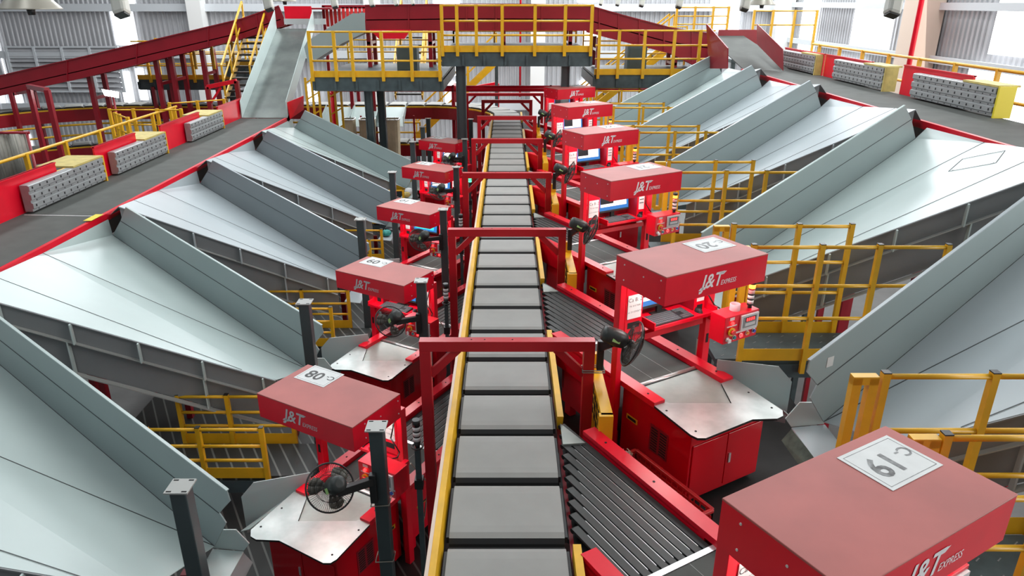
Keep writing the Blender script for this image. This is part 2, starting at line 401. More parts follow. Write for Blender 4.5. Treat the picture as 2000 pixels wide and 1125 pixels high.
# yellow guide rail along the left edge of the upper sorter
m = MB(); m.hull8([(-0.50, 0.5, 4.50), (-0.435, 0.5, 4.50), (-0.435, 23.6, 4.50), (-0.50, 23.6, 4.50), (-0.50, 0.5, 4.62), (-0.455, 0.5, 4.62), (-0.455, 23.6, 4.62), (-0.50, 23.6, 4.62)], 'yellow')
m.box(-0.525, -0.50, 0.5, 23.6, 4.44, 4.625, 'cream'); m.build('guide_rail', srt)['label'] = 'yellow guide rail with a cream outer face'
sorter(3.23, 'sorting_conveyor', 'lower sorting loop seen beneath the far curve and behind the left upper belt', 8.0)
# stands of the loop
def small_struct(name, m, label, cat, group=None):
    v = m.v; zmin = min(p[2] for p in v); cx_ = sum(p[0] for p in v) / len(v); cy_ = sum(p[1] for p in v) / len(v)
    return tag(m.build(name, loc=(cx_, cy_, zmin)), label, cat, group)

# infeed corner rails: yellow strips on the right edge of the sorter, one per station
def side_guard(k0):
    m = MB(); m.hull8([(0.445, 5.45, 4.40), (0.485, 5.45, 4.40), (0.485, 7.25, 4.40), (0.445, 7.25, 4.40), (0.445, 5.45, 4.60), (0.50, 5.45, 4.60), (0.50, 7.25, 4.60), (0.445, 7.25, 4.60)], 'yellow')
    return small_struct('edge_guard', m, 'yellow edge strip along the right side of the sorter, ' + ORD[0] + ' full one', 'guard', 'yellow edge strips on the right of the sorter')
g0 = side_guard(0)
for k in range(1, 6): repeat(g0, P * k, 'yellow edge strip along the right side of the sorter, %s from the camera' % ORD[k])
m = MB(); m.hull8([(0.445, 3.0, 4.40), (0.485, 3.0, 4.40), (0.485, 3.85, 4.40), (0.445, 3.85, 4.40), (0.445, 3.0, 4.60), (0.50, 3.0, 4.60), (0.50, 3.85, 4.60), (0.445, 3.85, 4.60)], 'yellow')
small_struct('edge_guard', m, 'end of a yellow edge strip at the bottom edge of the photo beside the sorter', 'guard', 'yellow edge strips on the right of the sorter')

# ---------------------------------------------------------------- red portal frames over the sorter
def portal(y, x0, x1, ztop, label, t=0.10, zb=2.4, brace=0.25):
    r = thing('portal_frame', ((x0 + x1) / 2, y, zb), label, 'frame', 'red portal frames over the sorter')
    m = MB(); m.box(x0, x1, y - t / 2, y + t / 2, ztop - t, ztop, 'frame_red')
    for bx in (-0.32, -0.2, 0.05): m.tube((bx, y, ztop - 0.002), (bx, y, ztop + 0.003), 0.008, 'hole', 8)
    m.build('top_beam', r, bevel=0.004)
    for xa in (x0, x1 - t):
        m = MB(); m.box(xa, xa + t, y - t / 2, y + t / 2, zb, ztop - t, 'frame_red'); m.build('leg', r, bevel=0.004)
    for sx, xa in ((1, x0 + t), (-1, x1 - t)):
        m = MB(); m.bar((xa - sx * 0.01, y, ztop - t - brace), (xa + sx * brace, y, ztop - t + 0.01), 0.07, 0.06, 'frame_red', up=(0, 1, 0)); m.build('brace', r)
    return r
pf = portal(5.83, -0.79, 0.795, 5.17, 'red portal frame over the sorter, nearest to the camera', zb=2.38)
for k in range(1, 6): repeat(pf, P * k, 'red portal frame over the sorter, %s from the camera' % ORD[k])
r = portal(25.3, -1.42, 1.26, 5.09, 'wide red portal frame where the sorter begins to curve', zb=0.0); 
# yellow guard boxes beside the frame legs
def guard_box():
    r = thing('machine_guard', (0.85, 5.7, 3.9), 'yellow slotted guard beside the right leg of the nearest portal frame', 'guard', 'yellow guards beside the portal frames')
    m = MB(); m.box(0.82, 0.86, 5.25, 6.1, 4.30, 4.72, 'yellow'); m.build('guard_panel', r)
    m = MB(); m.box(0.78, 0.90, 5.21, 5.27, 3.9, 4.75, 'yellow'); m.box(0.78, 0.90, 6.07, 6.13, 3.9, 4.9, 'yellow'); m.box(0.80, 0.90, 5.24, 6.1, 4.70, 4.75, 'yellow'); m.build('guard_frame', r)
    m = MB()
    for i in range(5):
        for j in range(3): m.box(0.815, 0.866, 5.34 + i * 0.14, 5.41 + i * 0.14, 4.36 + j * 0.1, 4.42 + j * 0.1, 'hole')
    m.build('slots', r)
    return r
gb = guard_box()
for k in range(1, 5): repeat(gb, P * k, 'yellow slotted guard beside the right leg of the %s portal frame' % ORD[k])

# ================================================================= INDUCTION STATIONS
def logo(m, L, s, uu, z, vmid, h, k):
    # faces outward (+u); letters read left to right for someone facing the panel
    ex = Vector(L(0, 1, 0)) * s - Vector(L(0, 0, 0)) * s; ez = Vector((0, 0, 1))
    o = Vector(L(uu, vmid, z))
    m.text('J&T', o - ex * h * 0.62, ex, ez, h * 1.42, k, shear=0.25, bold=0.018, width=0.92)
    # tail of the J and roof of the T
    a = o - ex * h * 1.80 - ez * h * 0.52
    m.face([a, a + ex * h * 0.62, a + ex * h * 0.70 + ez * h * 0.2, a + ex * h * 0.22 + ez * h * 0.2], k)
    b = o + ex * h * 0.10 + ez * h * 0.33
    m.face([b, b + ex * h * 0.36, b + ex * h * 0.66 + ez * h * 0.2, b + ez * h * 0.2], k)
    m.text('EXPRESS', o + ex * h * 1.02 - ez * h * 0.30, ex, ez, h * 0.50, k, shear=0.2, bold=0.004, width=0.80)

def station(s, side, label, group):
    L = Lf(s); zt = ZT[s]; zf = zt - DROP
    base = L(-4.3, 4.5, zf)
    r = thing('induction_station', base, label, 'sorting station', group)
    # cabinet
    m = MB(); m.lbox(L, -4.74, -3.80, 4.05, 4.97, zf + 0.06, zt - 0.03, 'red_gloss'); m.lbox(L, -4.68, -3.86, 4.10, 4.92, zf, zf + 0.06, 'hole'); cab = m.build('cabinet', r, bevel=0.006)
    m = MB()
    for i in range(9):
        for j in range(2): m.lbox(L, -4.30 + j * 0.12, -4.21 + j * 0.12, 4.044, 4.052, zt - 0.50 + i * 0.028, zt - 0.485 + i * 0.028, 'hole')
    m.lbox(L, -4.32, -4.07, 4.046, 4.051, zt - 0.52, zt - 0.235, 'dark_red'); m.build('vent', cab)
    m = MB(); m.lbox(L, -4.66, -4.50, 4.043, 4.052, zt - 0.36, zt - 0.31, 'yellow'); m.lbox(L, -4.64, -4.52, 4.041, 4.05, zt - 0.35, zt - 0.32, 'hole'); m.build('recessed_handle', cab)
    for v0, v1 in ((4.08, 4.50), (4.51, 4.94)):
        m = MB(); m.lbox(L, -3.80, -3.788, v0, v1, zf + 0.1, zt - 0.2, 'red_gloss'); dr = m.build('door', r, bevel=0.003)
        if v0 > 4.3: m = MB(); v = v0 + 0.04; m.lbox(L, -3.79, -3.778, v - 0.012, v + 0.012, zt - 0.52, zt - 0.42, 'alu'); m.build('door_lock', dr)
    # body of the infeed between sorter and cabinet
    m = MB(); m.lbox(L, -5.75, -4.84, 4.03, 4.06, zf + 0.14, zt - 0.05, 'red'); m.lbox(L, -5.75, -4.84, 4.94, 4.97, zf + 0.14, zt - 0.05, 'red')
    m.lbox(L, -5.76, -5.72, 4.03, 4.97, zf + 0.3, zt - 0.12, 'dark_red'); m.lbox(L, -5.7, -5.6, 4.04, 4.12, zf, zf + 0.2, 'red'); m.lbox(L, -4.98, -4.86, 4.04, 4.12, zf, zf + 0.2, 'red'); m.build('infeed_body', r)
    m = MB(); m.lbox(L, -5.2, -5.02, 4.025, 4.032, zt - 0.36, zt - 0.31, 'yellow'); m.lbox(L, -5.18, -5.04, 4.022, 4.03, zt - 0.35, zt - 0.32, 'hole'); m.build('recessed_handle', r)
    # rails
    m = MB(); m.lbox(L, -5.95, -4.24, 4.0, 4.125, zt - 0.02, zt + 0.035, 'red'); m.lbox(L, -5.95, -4.76, 4.0, 4.03, zt - 0.30, zt, 'red')
    for uu in (-5.5, -4.9, -4.4): p = L(uu, 4.06, zt + 0.034); m.tube(p, (p[0], p[1], p[2] + 0.004), 0.011, 'hole', 8)
    m.build('side_rail', r)
    m = MB(); m.lbox(L, -7.14, -4.24, 4.87, 4.995, zt - 0.02, zt + 0.035, 'red'); m.lbox(L, -7.14, -4.24, 4.965, 4.995, zt - 0.30, zt, 'red')
    m.lbox(L, -7.14, -5.7, 4.87, 4.885, zt - 0.22, zt, 'red')
    for uu in (-6.9, -6.3, -5.6, -4.95, -4.4): p = L(uu, 4.93, zt + 0.034); m.tube(p, (p[0], p[1], p[2] + 0.004), 0.011, 'hole', 8)
    m.build('side_rail', r)
    # strip belts
    n = 10; v0, v1 = 4.13, 4.87; pv = (v1 - v0) / n
    for i in range(n):
        va = v0 + i * pv + 0.006; vb = va + pv - 0.016; vm = (va + vb) / 2
        ua = (0.47 - S3 * vm) * 2 + 0.03
        m = MB(); m.lbox(L, ua, -5.63, va, vb, zt - 0.055, zt - 0.035, 'strip')
        p0 = L(ua, va, zt - 0.055); p1 = L(ua, vb, zt - 0.055); m.tube(p0, p1, 0.02, 'strip', 10)
        m.build('strip_belt', r)
    m = MB()
    for i in range(1, n):
        va = v0 + i * pv - 0.008; ua = (0.50 - S3 * va) * 2 + 0.12
        m.lbox(L, ua, -5.68, va, va + 0.010, zt - 0.075, zt - 0.043, 'alu')
    m.build('belt_guides', r)
    m = MB(); m.lbox(L, -7.0, -5.62, 4.1, 4.87, zt - 0.14, zt - 0.10, 'rubber'); m.face([L(-7.0, 4.1, zt - 0.1), L(-5.62, 4.1, zt - 0.1), L(-5.62, 4.87, zt - 0.1), L(-7.2, 4.87, zt - 0.1)], 'rubber'); m.build('belt_bed', r)
    m = MB(); m.lbox(L, -5.62, -5.575, 4.125, 4.87, zt - 0.05, zt - 0.02, 'alu'); m.build('cross_bar', r)
    m = MB(); m.lbox(L, -5.57, -4.67, 4.13, 4.865, zt - 0.06, zt - 0.025, 'belt')
    for vv in (4.36, 4.61): m.lbox(L, -5.57, -4.67, vv, vv + 0.003, zt - 0.026, zt - 0.0235, 'cap')
    m.build('weighing_belt', r)
    p0 = L(-4.63, 4.125, zt - 0.03); p1 = L(-4.63, 4.868, zt - 0.03); m = MB(); m.tube(p0, p1, 0.03, 'steel', 14); m.lbox(L, -4.60, -4.585, 4.125, 4.868, zt - 0.03, zt - 0.012, 'hole'); m.build('roller', r)
    m = MB(); m.lbox(L, -4.585, -3.88, 4.13, 4.865, zt - 0.03, zt - 0.014, 'sheet'); m.build('slide_sheet', r)
    poly = [(-4.24, 4.0), (-3.72, 3.955), (-3.655, 3.97), (-3.62, 4.03), (-3.63, 4.60), (-3.53, 4.80), (-3.535, 4.88), (-3.60, 4.95), (-4.24, 5.02), (-4.24, 4.84), (-3.92, 4.645), (-4.21, 4.15), (-4.24, 4.14)]
    m = MB(); m.prism([L(u, v, zt + 0.006) for u, v in poly], (0, 0, -0.022), 'worn_steel', 'hole')
    for (u, v) in ((-4.12, 4.04), (-3.74, 4.03), (-3.98, 4.93), (-3.68, 4.9)): p = L(u, v, zt + 0.006); m.tube(p, (p[0], p[1], p[2] + 0.003), 0.011, 'hole', 8)
    m.build('table_plate', r)
    # small light corner plate between strips and sorter
    m = MB(); m.prism([(s * 0.47, 5.42, zt - 0.02), (s * 0.47, 5.10, zt - 0.02), (s * 0.66, 5.12, zt - 0.02)][::1], (0, 0, -0.02), 'sheet'); m.build('corner_plate', r)
    # columns
    for (va, vb) in ((3.925, 3.99), (5.05, 5.14)):
        m = MB(); m.lbox(L, -4.80, -4.72, va, vb, zf, zt + 1.06, 'red'); cl = m.build('column', r, bevel=0.004)
        if va > 5: m = MB(); m.lbox(L, -4.722, -4.716, va + 0.03, vb - 0.03, zt + 0.18, zt + 0.28, 'hole'); m.build('slot', cl)
    m = MB(); m.lbox(L, -4.80, -4.74, 4.02, 5.03, zt + 0.40, zt + 0.46, 'red'); m.lbox(L, -5.01, -4.99, 4.22, 5.05 - 0.15, zt + 0.44, zt + 1.03, 'dark_red'); m.lbox(L, -5.0, -4.76, 4.21, 4.225, zt + 0.44, zt + 1.03, 'dark_red'); m.lbox(L, -5.0, -4.76, 4.895, 4.91, zt + 0.44, zt + 1.03, 'dark_red'); m.build('back_panel', r)
    for i, (va, vb) in enumerate(((4.02, 4.22), (4.90, 5.03))):
        m = MB(); m.lbox(L, -4.76, -4.745, va, vb, zt + 0.50, zt + 1.05, 'red')
        m.lbox(L, -4.746, -4.742, va + 0.03, vb - 0.03, zt + 0.56, zt + 0.62, 'hole'); pn = m.build('front_panel', r)
        m = MB(); m.lbox(L, -4.742, -4.738, va + 0.015, vb - 0.02, zt + 0.66, zt + 0.90, 'paper')
        ex = Vector(L(0, 1, 0)) * s - Vector(L(0, 0, 0)) * s
        for j, (tx, sz) in enumerate((('Ca B: 2', 0.055), ('TK: 01573082', 0.024), ('sx: 211234567 4', 0.024))):
            if i == 0: m.text(tx, L(-4.7365, (va + vb) / 2, zt + 0.85 - j * 0.06), ex, (0, 0, 1), sz, 'ink')
            else: m.lbox(L, -4.738, -4.7365, va + 0.025, vb - 0.03, zt + 0.85 - j * 0.05, zt + 0.862 - j * 0.05, 'ink')
        m.build('notice_sheet', pn)['label'] = 'white printed notice sheet'
    # keyboard tray
    tz = 0.03 if s > 0 else 0.0
    m = MB(); m.lbox(L, -4.97, -4.61, 4.265, 5.075, zt + 0.515 + tz, zt + 0.53 + tz, 'red'); m.lbox(L, -4.97, -4.61, 4.265, 4.28, zt + 0.515 + tz, zt + 0.59 + tz, 'red'); m.lbox(L, -4.97, -4.61, 5.06, 5.075, zt + 0.515 + tz, zt + 0.59 + tz, 'red'); m.lbox(L, -4.618, -4.606, 4.265, 5.075, zt + 0.515 + tz, zt + 0.548 + tz, 'red')
    m.build('keyboard_tray', r)
    # hood
    z0, z1 = (zt + 1.055, zt + 1.32) if s > 0 else (zt + 1.01, zt + 1.27); u0, u1, va, vb = (-4.78, -4.12, 3.90, 5.10) if s > 0 else (-4.70, -4.02, 3.90, 5.10)
    m = MB(); t = 0.012
    m.lbox(L, u0, u0 + t, va, vb, z0, z1 - t, 'red'); m.lbox(L, u1 - t, u1, va, vb, z0, z1 - t, 'red'); m.lbox(L, u0 + t, u1 - t, va, va + t, z0, z1 - t, 'red'); m.lbox(L, u0 + t, u1 - t, vb - t, vb, z0, z1 - t, 'red')
    hd = m.build('hood', r)
    m = MB(); m.lbox(L, u0 - 0.002, u1 + 0.002, va - 0.002, vb + 0.002, z1 - t, z1, 'red_dust'); m.build('hood_top', hd, bevel=0.003)['label'] = 'dusty faded red top of the hood'
    m = MB(); logo(m, L, s, u1 + 0.0025, z0 + 0.13, 4.50 if s > 0 else 4.56, 0.125, 'logo' if s > 0 else 'logo_grey'); m.build('logo', hd)['label'] = 'white company lettering on the hood front'
    m = MB()
    for (uu, zz) in ((-4.66, z0 + 0.06), (-4.66, z1 - 0.06), (-4.40, z1 - 0.09), (-4.18, z0 + 0.06), (-4.18, z1 - 0.05)):
        m.tube(L(uu, va - 0.005, zz), L(uu, va + 0.003, zz), 0.007, 'alu', 8)
    m.build('rivets', hd)
    m = MB(); m.lbox(L, -4.46, -4.40, 4.1, 4.9, z0 + 0.10, z0 + 0.13, 'led'); m.build('lamp_tube', hd)['label'] = 'lit white tube lamp inside the hood'
    # control box
    L0 = L; L = (lambda u, v, z: L0(u, v, z)) if s > 0 else (lambda u, v, z: L0(u, 9.0 - v, z))
    cz0, cz1 = zt + 0.385, zt + 0.665; cu = -4.30; cv0, cv1 = 4.86, 5.31
    m = MB(); m.lbox(L, cu - 0.19, cu, cv0, cv1, cz0, cz1, 'red'); cb = m.build('control_box', r, bevel=0.004)
    m = MB(); m.lbox(L, cu, cu + 0.02, cv0 + 0.20, cv0 + 0.43, cz0 + 0.11, cz1 - 0.02, 'bezel'); m.lbox(L, cu + 0.02, cu + 0.023, cv0 + 0.225, cv0 + 0.405, cz0 + 0.13, cz1 - 0.04, 'chute_dark')
    m.lbox(L, cu + 0.023, cu + 0.025, cv0 + 0.25, cv0 + 0.385, cz0 + 0.19, cz0 + 0.235, 'scr_dark')
    for i in range(4): m.lbox(L, cu + 0.025, cu + 0.027, cv0 + 0.262 + i * 0.03, cv0 + 0.28 + i * 0.03, cz0 + 0.197, cz0 + 0.228, 'led_red')
    m.lbox(L, cu + 0.023, cu + 0.025, cv0 + 0.25, cv0 + 0.385, cz0 + 0.145, cz0 + 0.175, 'bezel'); m.build('weight_display', cb)['label'] = 'grey weight display with red digits'
    m = MB(); p = L(cu, cv0 + 0.09, cz0 + 0.21); q = L(cu + 0.02, cv0 + 0.09, cz0 + 0.21); m.tube(p, q, 0.016, 'led_red', 12); m.lbox(L, cu, cu + 0.003, cv0 + 0.06, cv0 + 0.12, cz0 + 0.235, cz0 + 0.265, 'paper')
    m.lbox(L, cu, cu + 0.003, cv0 + 0.03, cv0 + 0.16, cz0 + 0.17, cz0 + 0.182, 'paper'); m.build('indicator_lamp', cb)['label'] = 'lit orange-red indicator lamp'
    m = MB(); m.tube(L(cu, cv0 + 0.09, cz0 + 0.12), L(cu + 0.02, cv0 + 0.09, cz0 + 0.12), 0.042, 'btn_yellow', 16); m.tube(L(cu + 0.02, cv0 + 0.09, cz0 + 0.12), L(cu + 0.045, cv0 + 0.09, cz0 + 0.12), 0.024, 'btn_red', 14); m.build('emergency_stop', cb)['label'] = 'red mushroom button on a yellow collar'
    for i, kk in enumerate(('alu', 'btn_teal', 'led_red', 'btn_orange', 'btn_blue')):
        m = MB(); v = cv0 + 0.05 + i * 0.088; z = cz0 + 0.045 + 0.004 * i
        m.tube(L(cu, v, z), L(cu + 0.01, v, z), 0.024, 'alu', 12); m.tube(L(cu + 0.01, v, z), L(cu + 0.022, v, z), 0.017, kk, 12)
        if i == 0: m.lbox(L, cu + 0.02, cu + 0.03, v - 0.008, v + 0.03, z - 0.03, z + 0.006, 'lens_white')
        m.build('push_button', cb)['label'] = ('key switch with key', 'teal push button', 'lit red push button', 'orange push button', 'blue push button')[i]
    m = MB(); m.lbox(L, cu, cu + 0.003, cv0 + 0.12, cv1 - 0.01, cz0 + 0.083, cz0 + 0.10, 'paper'); m.build('button_label_strip', cb)
    # stack light
    so = Vector(L(cu - 0.07, cv1 - 0.06, cz1)); m = MB()
    h = [('black', 0.0, 0.03, 0.02), ('black', 0.03, 0.05, 0.03), ('lens_white', 0.05, 0.085, 0.031), ('black', 0.085, 0.10, 0.032), ('lens_white', 0.10, 0.135, 0.031), ('black', 0.135, 0.15, 0.032),
         ('lens_pink' if s > 0 else 'lens_white', 0.15, 0.19, 0.031), ('btn_red' if s > 0 else 'black', 0.19, 0.205, 0.032), ('led_orange' if s > 0 else 'lens_white', 0.205, 0.245, 0.031), ('black', 0.245, 0.28, 0.032)]
    for kk, a, b, rr in h: m.tube(so + Vector((0, 0, a)), so + Vector((0, 0, b)), rr, kk, 14)
    if s > 0: m.build('stack_light', cb)['label'] = 'banded signal tower light'
    # link arm between box and column, cables
    m = MB(); m.lbox(L, -4.74, -4.48, 5.08, 5.13, cz0 + 0.06, cz0 + 0.11, 'red'); m.build('box_bracket', r)
    m = MB(); m.path([L(-4.72, 5.0, zt + 0.95), L(-4.66, 4.98, zt + 0.75), L(-4.66, 5.08, zt + 0.62), L(-4.6, 5.1, zt + 0.6), L(-4.48, 5.0, zt + 0.6)], 0.007, 'black', 6)
    m.path([L(-4.70, 5.18, zt + 0.5), L(-4.95, 5.2, zt + 0.1), L(-4.9, 5.16, zt - 0.3), L(-4.88, 5.1, zt - 0.6)], 0.008, 'cable', 6); m.build('cables', r)
    return r

def num_sheet(root, s, dy, txt, kk):
    """number sheet lying on the hood top: letters upside down for the camera"""
    L0 = Lf(s); L = lambda u, v, z: (L0(u, v, z)[0], L0(u, v, z)[1] + dy, z)
    z = ZT[s] + (1.321 if s > 0 else 1.271)
    ex = (Vector(L(0, 1, 0)) - Vector(L(0, 0, 0))) * (-s); ey = Vector(L(1, 0, 0)) - Vector(L(0, 0, 0))
    u0, u1, v0, v1 = -4.72, -4.42, 4.62, 5.02
    m = MB(); m.lbox(L, u0, u1, v0, v1, z, z + 0.002, 'paper')
    for a in ((u0 + .02, u0 + .023, v0 + .02, v1 - .02), (u1 - .023, u1 - .02, v0 + .02, v1 - .02), (u0 + .02, u1 - .02, v0 + .02, v0 + .023), (u0 + .02, u1 - .02, v1 - .023, v1 - .02)):
        m.lbox(L, *a, z + .002, z + .0025, 'ink_grey')
    c = L((u0 + u1) / 2, (v0 + v1) / 2, z + 0.003)
    m.text('C-', Vector(c) - ex * 0.13 - ey * 0.02, ex, ey, 0.10, kk, bold=0.01)
    m.text(txt, Vector(c) + ex * 0.045, ex, ey, 0.20, kk, bold=0.02)
    o = m.build('number_sheet', child(root, 'hood')[0]); o['label'] = 'white paper sheet reading C-' + txt
    return o

def make_items(s):
    """monitor, keyboard and mouse standing on the tray"""
    L1 = Lf(s); zt = ZT[s]; out = []
    du, dz = (0.03, 0.03) if s > 0 else (0.06, 0.0)
    L = (lambda u, v, z: L1(u + du, v - 0.03, z + dz)) if s > 0 else (lambda u, v, z: L1(u + du, 9.22 - v, z + dz))
    side = 'right' if s > 0 else 'left'
    b = L(-4.90, 4.6, zt + 0.53)
    r = thing('monitor', b, '', 'monitor', 'monitors under the hoods')
    tl = lambda v, zz, d=0: L(-4.90 + d - 0.12 * (zz - zt - 0.62), v, zz)
    def slab(v0, v1, z0, z1, d0, d1, k, m): m.hull8([tl(v0, z0, d0), tl(v1, z0, d0), tl(v1, z1, d0), tl(v0, z1, d0), tl(v0, z0, d1), tl(v1, z0, d1), tl(v1, z1, d1), tl(v0, z1, d1)], k)
    m = MB(); slab(4.31, 4.88, zt + 0.62, zt + 0.96, -0.03, 0, 'black', m); m.build('casing', r, bevel=0.004)
    m = MB(); slab(4.325, 4.865, zt + 0.65, zt + 0.945, 0.0, 0.002, 'scr_blue', m); scrn = m.build('screen', r)
    m = MB()
    if s > 0: slab(4.37, 4.60, zt + 0.74, zt + 0.93, 0.002, 0.003, 'scr_dark', m); slab(4.60, 4.83, zt + 0.70, zt + 0.93, 0.002, 0.003, 'scr_white', m); slab(4.37, 4.60, zt + 0.70, zt + 0.74, 0.002, 0.003, 'scr_white', m)
    else: slab(4.36, 4.60, zt + 0.68, zt + 0.93, 0.002, 0.003, 'scr_white', m); slab(4.60, 4.80, zt + 0.78, zt + 0.93, 0.002, 0.003, 'scr_dark', m); slab(4.60, 4.80, zt + 0.68, zt + 0.78, 0.002, 0.003, 'scr_white', m)
    m.build('open_window', scrn)
    m = MB(); m.lbox(L, -4.96, -4.80, 4.50, 4.70, zt + 0.53, zt + 0.54, 'black'); m.lbox(L, -4.95, -4.92, 4.57, 4.63, zt + 0.53, zt + 0.70, 'black'); m.build('stand', r)
    out.append(r)
    b = L(-4.75, 4.6, zt + 0.53)
    r = thing('keyboard', b, '', 'keyboard', 'keyboards on the trays')
    m = MB(); m.hull8([L(-4.87, 4.34, zt + .53), L(-4.68, 4.34, zt + .53), L(-4.68, 4.84, zt + .53), L(-4.87, 4.84, zt + .53), L(-4.87, 4.34, zt + .558), L(-4.68, 4.34, zt + .542), L(-4.68, 4.84, zt + .542), L(-4.87, 4.84, zt + .558)], 'black'); m.build('case', r, bevel=0.003)
    m = MB()
    for i in range(6):
        for j in range(22):
            if j in (15, 19) and i != 5: pass
            if j == 15 or (j in (16, 17, 18) and i in (2, 3)): continue
            u = -4.862 + i * 0.03; v = 4.35 + j * 0.022; z = zt + 0.5575 - i * 0.0026
            vv = v
            m.lbox(L, u, u + 0.023, vv, vv + 0.018, z - 0.002, z + 0.005, 'key')
    m.build('keys', r)
    out.append(r)
    b = L(-4.74, 4.97, zt + 0.53)
    r = MB(); 
    for dz, a, c in ((0, 0.055, 0.032), (0.012, 0.058, 0.034), (0.026, 0.05, 0.028), (0.035, 0.03, 0.016)):
        pass
    bv = []; n = 14
    for dz, a, c in ((0, 0.055, 0.032), (0.012, 0.058, 0.034), (0.026, 0.048, 0.027), (0.034, 0.028, 0.015)):
        ring = []
        for i in range(n):
            t = 2 * math.pi * i / n; ring.append(L(-4.74 + a * math.cos(t) - dz * 0.3, 4.955 + c * math.sin(t), zt + 0.531 + dz))
        bv.append(ring)
    for a, c in zip(bv[:-1], bv[1:]):
        for i in range(n): j = (i + 1) % n; r.face([a[i], a[j], c[j], c[i]], 'black', True)
    r.face(bv[-1], 'black', True)
    o = r.build('computer_mouse', loc=b); tag(o, '', 'computer mouse', 'computer mice on the trays'); out.append(o)
    return out

RN = ['19', '20', '21', '22', '23', '24']; LN = ['08', '09', '10', '11', '12']
def st_label(side, n, i):
    if side == 'right': return 'red induction station C-%s with overhead hood, %s in the right row' % (n, ORD[i])
    return 'red induction station C-%s with overhead hood, %s in the left row' % (n, ORD[i])
protoR = station(1, 'right', st_label('right', '20', 1), 'red induction stations')
itemsR = make_items(1)
protoL = station(-1, 'left', st_label('left', '08', 0), 'red induction stations')
itemsL = make_items(-1)
NAMES = {'monitor': 'monitor under the hood of', 'keyboard': 'black keyboard on the tray of', 'computer_mouse': 'black mouse on the tray of'}
for s, proto, items, nums, off in ((1, protoR, itemsR, RN, -1), (-1, protoL, itemsL, LN, 0)):
    side = 'right' if s > 0 else 'left'
    roots = {}
    for i, n in enumerate(nums):
        k = i + off
        roots[k] = proto if k == 0 else repeat(proto, P * k, st_label(side, n, i))
        for it in items:
            nm = it.name.split('.')[0]
            lb = '%s station C-%s, %s in the %s row' % (NAMES[nm], n, ORD[i], side)
            if k == 0: it['label'] = lb
            else: repeat(it, P * k, lb)
    for i, n in enumerate(nums):
        k = i + off
        num_sheet(roots[k], s, P * k, n, 'ink_grey' if n in ('19', '20', '21') else 'ink')
# teal screen at the third left station
for o in bpy.data.objects:
    if o.get('category') == 'monitor' and 'C-10' in o['label']:
        sc = child(o, 'screen')[0] if child(o, 'screen') else None
        if sc:
            for ch in [x for x in bpy.data.objects if x.parent == sc]:
                me = ch.data.copy(); ch.data = me
                for i in range(len(me.materials)):
                    if me.materials[i] == M['scr_white']: me.materials[i] = M['scr_teal']
# roll of labels on the control box of C-20
L = Lf(1); p = Vector(L(-4.40, 5.08, ZT[1] + 0.665)); m = MB()
m.lathe(p, (0, 0, 1), [(0.05, 0), (0.05, 0.065), (0.042, 0.065), (0.042, 0.0)], 'tape', 20, False)
small_struct('tape_roll', m, 'roll of pink and white tape standing on the control box of station C-20', 'tape roll')

# ---------------------------------------------------------------- signal lights on poles, left row
m = MB(); x, y = -0.83, 5.80
r = thing('signal_light_pole', (x, y, 2.38), 'grey pole with a black and white banded signal light, beside the nearest portal frame', 'signal light', 'signal light poles on the left of the sorter')
m.box(x - 0.025, x + 0.025, y - 0.2, y - 0.15, 2.38, 4.14, 'deck_steel'); m.build('pole', r)
m = MB(); m.box(x - 0.04, x + 0.04, y - 0.22, y - 0.13, 3.72, 3.82, 'black'); m.build('clamp', r)
m = MB(); so = Vector((x, y - 0.175, 4.14)); m.torus(so + Vector((0, 0, 0.03)), (0, 0, 1), 0.05, 0.01, 'black', 16)
m.tube(so, so + Vector((0, 0, 0.10)), 0.02, 'black', 12, 0.035)
for kk, a, b in (('lens_white', .10, .14), ('black', .14, .155), ('lens_white', .155, .195), ('black', .195, .21), ('lens_white', .21, .25), ('black', .25, .32)):
    m.tube(so + Vector((0, 0, a)), so + Vector((0, 0, b)), 0.036, kk, 14)
m.build('signal_light', r)
for k in range(1, 5):
    c = repeat(r, P * k, 'grey pole with a banded signal light, beside the %s portal frame' % ORD[k])
    if k == 3:
        c['label'] = 'pole with a lit green signal light, beside the fourth portal frame'
        sl = child(c, 'signal_light')[0]; me = sl.data.copy(); sl.data = me
        for i in range(len(me.materials)):
            if me.materials[i] == M['lens_white']: me.materials[i] = M['led_green']

# ---------------------------------------------------------------- dark steel posts with cap plates (left)
def cap_post(x, y, zb, ztop, w_, label, group):
    r = thing('steel_post', (x, y, zb), label, 'post', group)
    m = MB(); h = w_ / 2; m.box(x - h, x + h, y - h, y + h, zb, ztop - 0.012, 'post'); m.build('shaft', r, bevel=0.008)
    m = MB(); c = 0.085; m.box(x - c, x + c, y - c, y + c, ztop - 0.012, ztop, 'cap')
    for sx in (-1, 1):
        for sy in (-1, 1): m.box(x + sx * 0.055 - 0.018, x + sx * 0.055 + 0.018, y + sy * 0.066 - 0.006, y + sy * 0.066 + 0.006, ztop, ztop + 0.002, 'hole')
    m.build('cap_plate', r)['label'] = 'light grey cap plate with four slots'
    return r
pa = cap_post(-2.34, 4.24, FL, 4.78, 0.12, 'dark grey-green steel post with slotted cap, nearest one in front of the grey chutes', 'steel posts between the chutes and the left stations')
for k, yy in ((1, 3.4), (2, 6.8), (3, 10.2), (4, 13.6), (5, 15.9), (6, 17.4)):
    repeat(pa, yy, 'dark grey-green steel post with slotted cap on the chute side, %s from the camera' % (ORD + ['farthest'])[k])
pb = cap_post(-1.10, 5.18, FL, 4.68, 0.12, 'dark grey steel post with slotted cap beside the hood of C-08', 'steel posts between the left stations and the sorter')
for k in range(1, 6):
    repeat(pb, P * k, 'dark grey steel post with slotted cap on the sorter side, %s from the camera' % ORD[k])

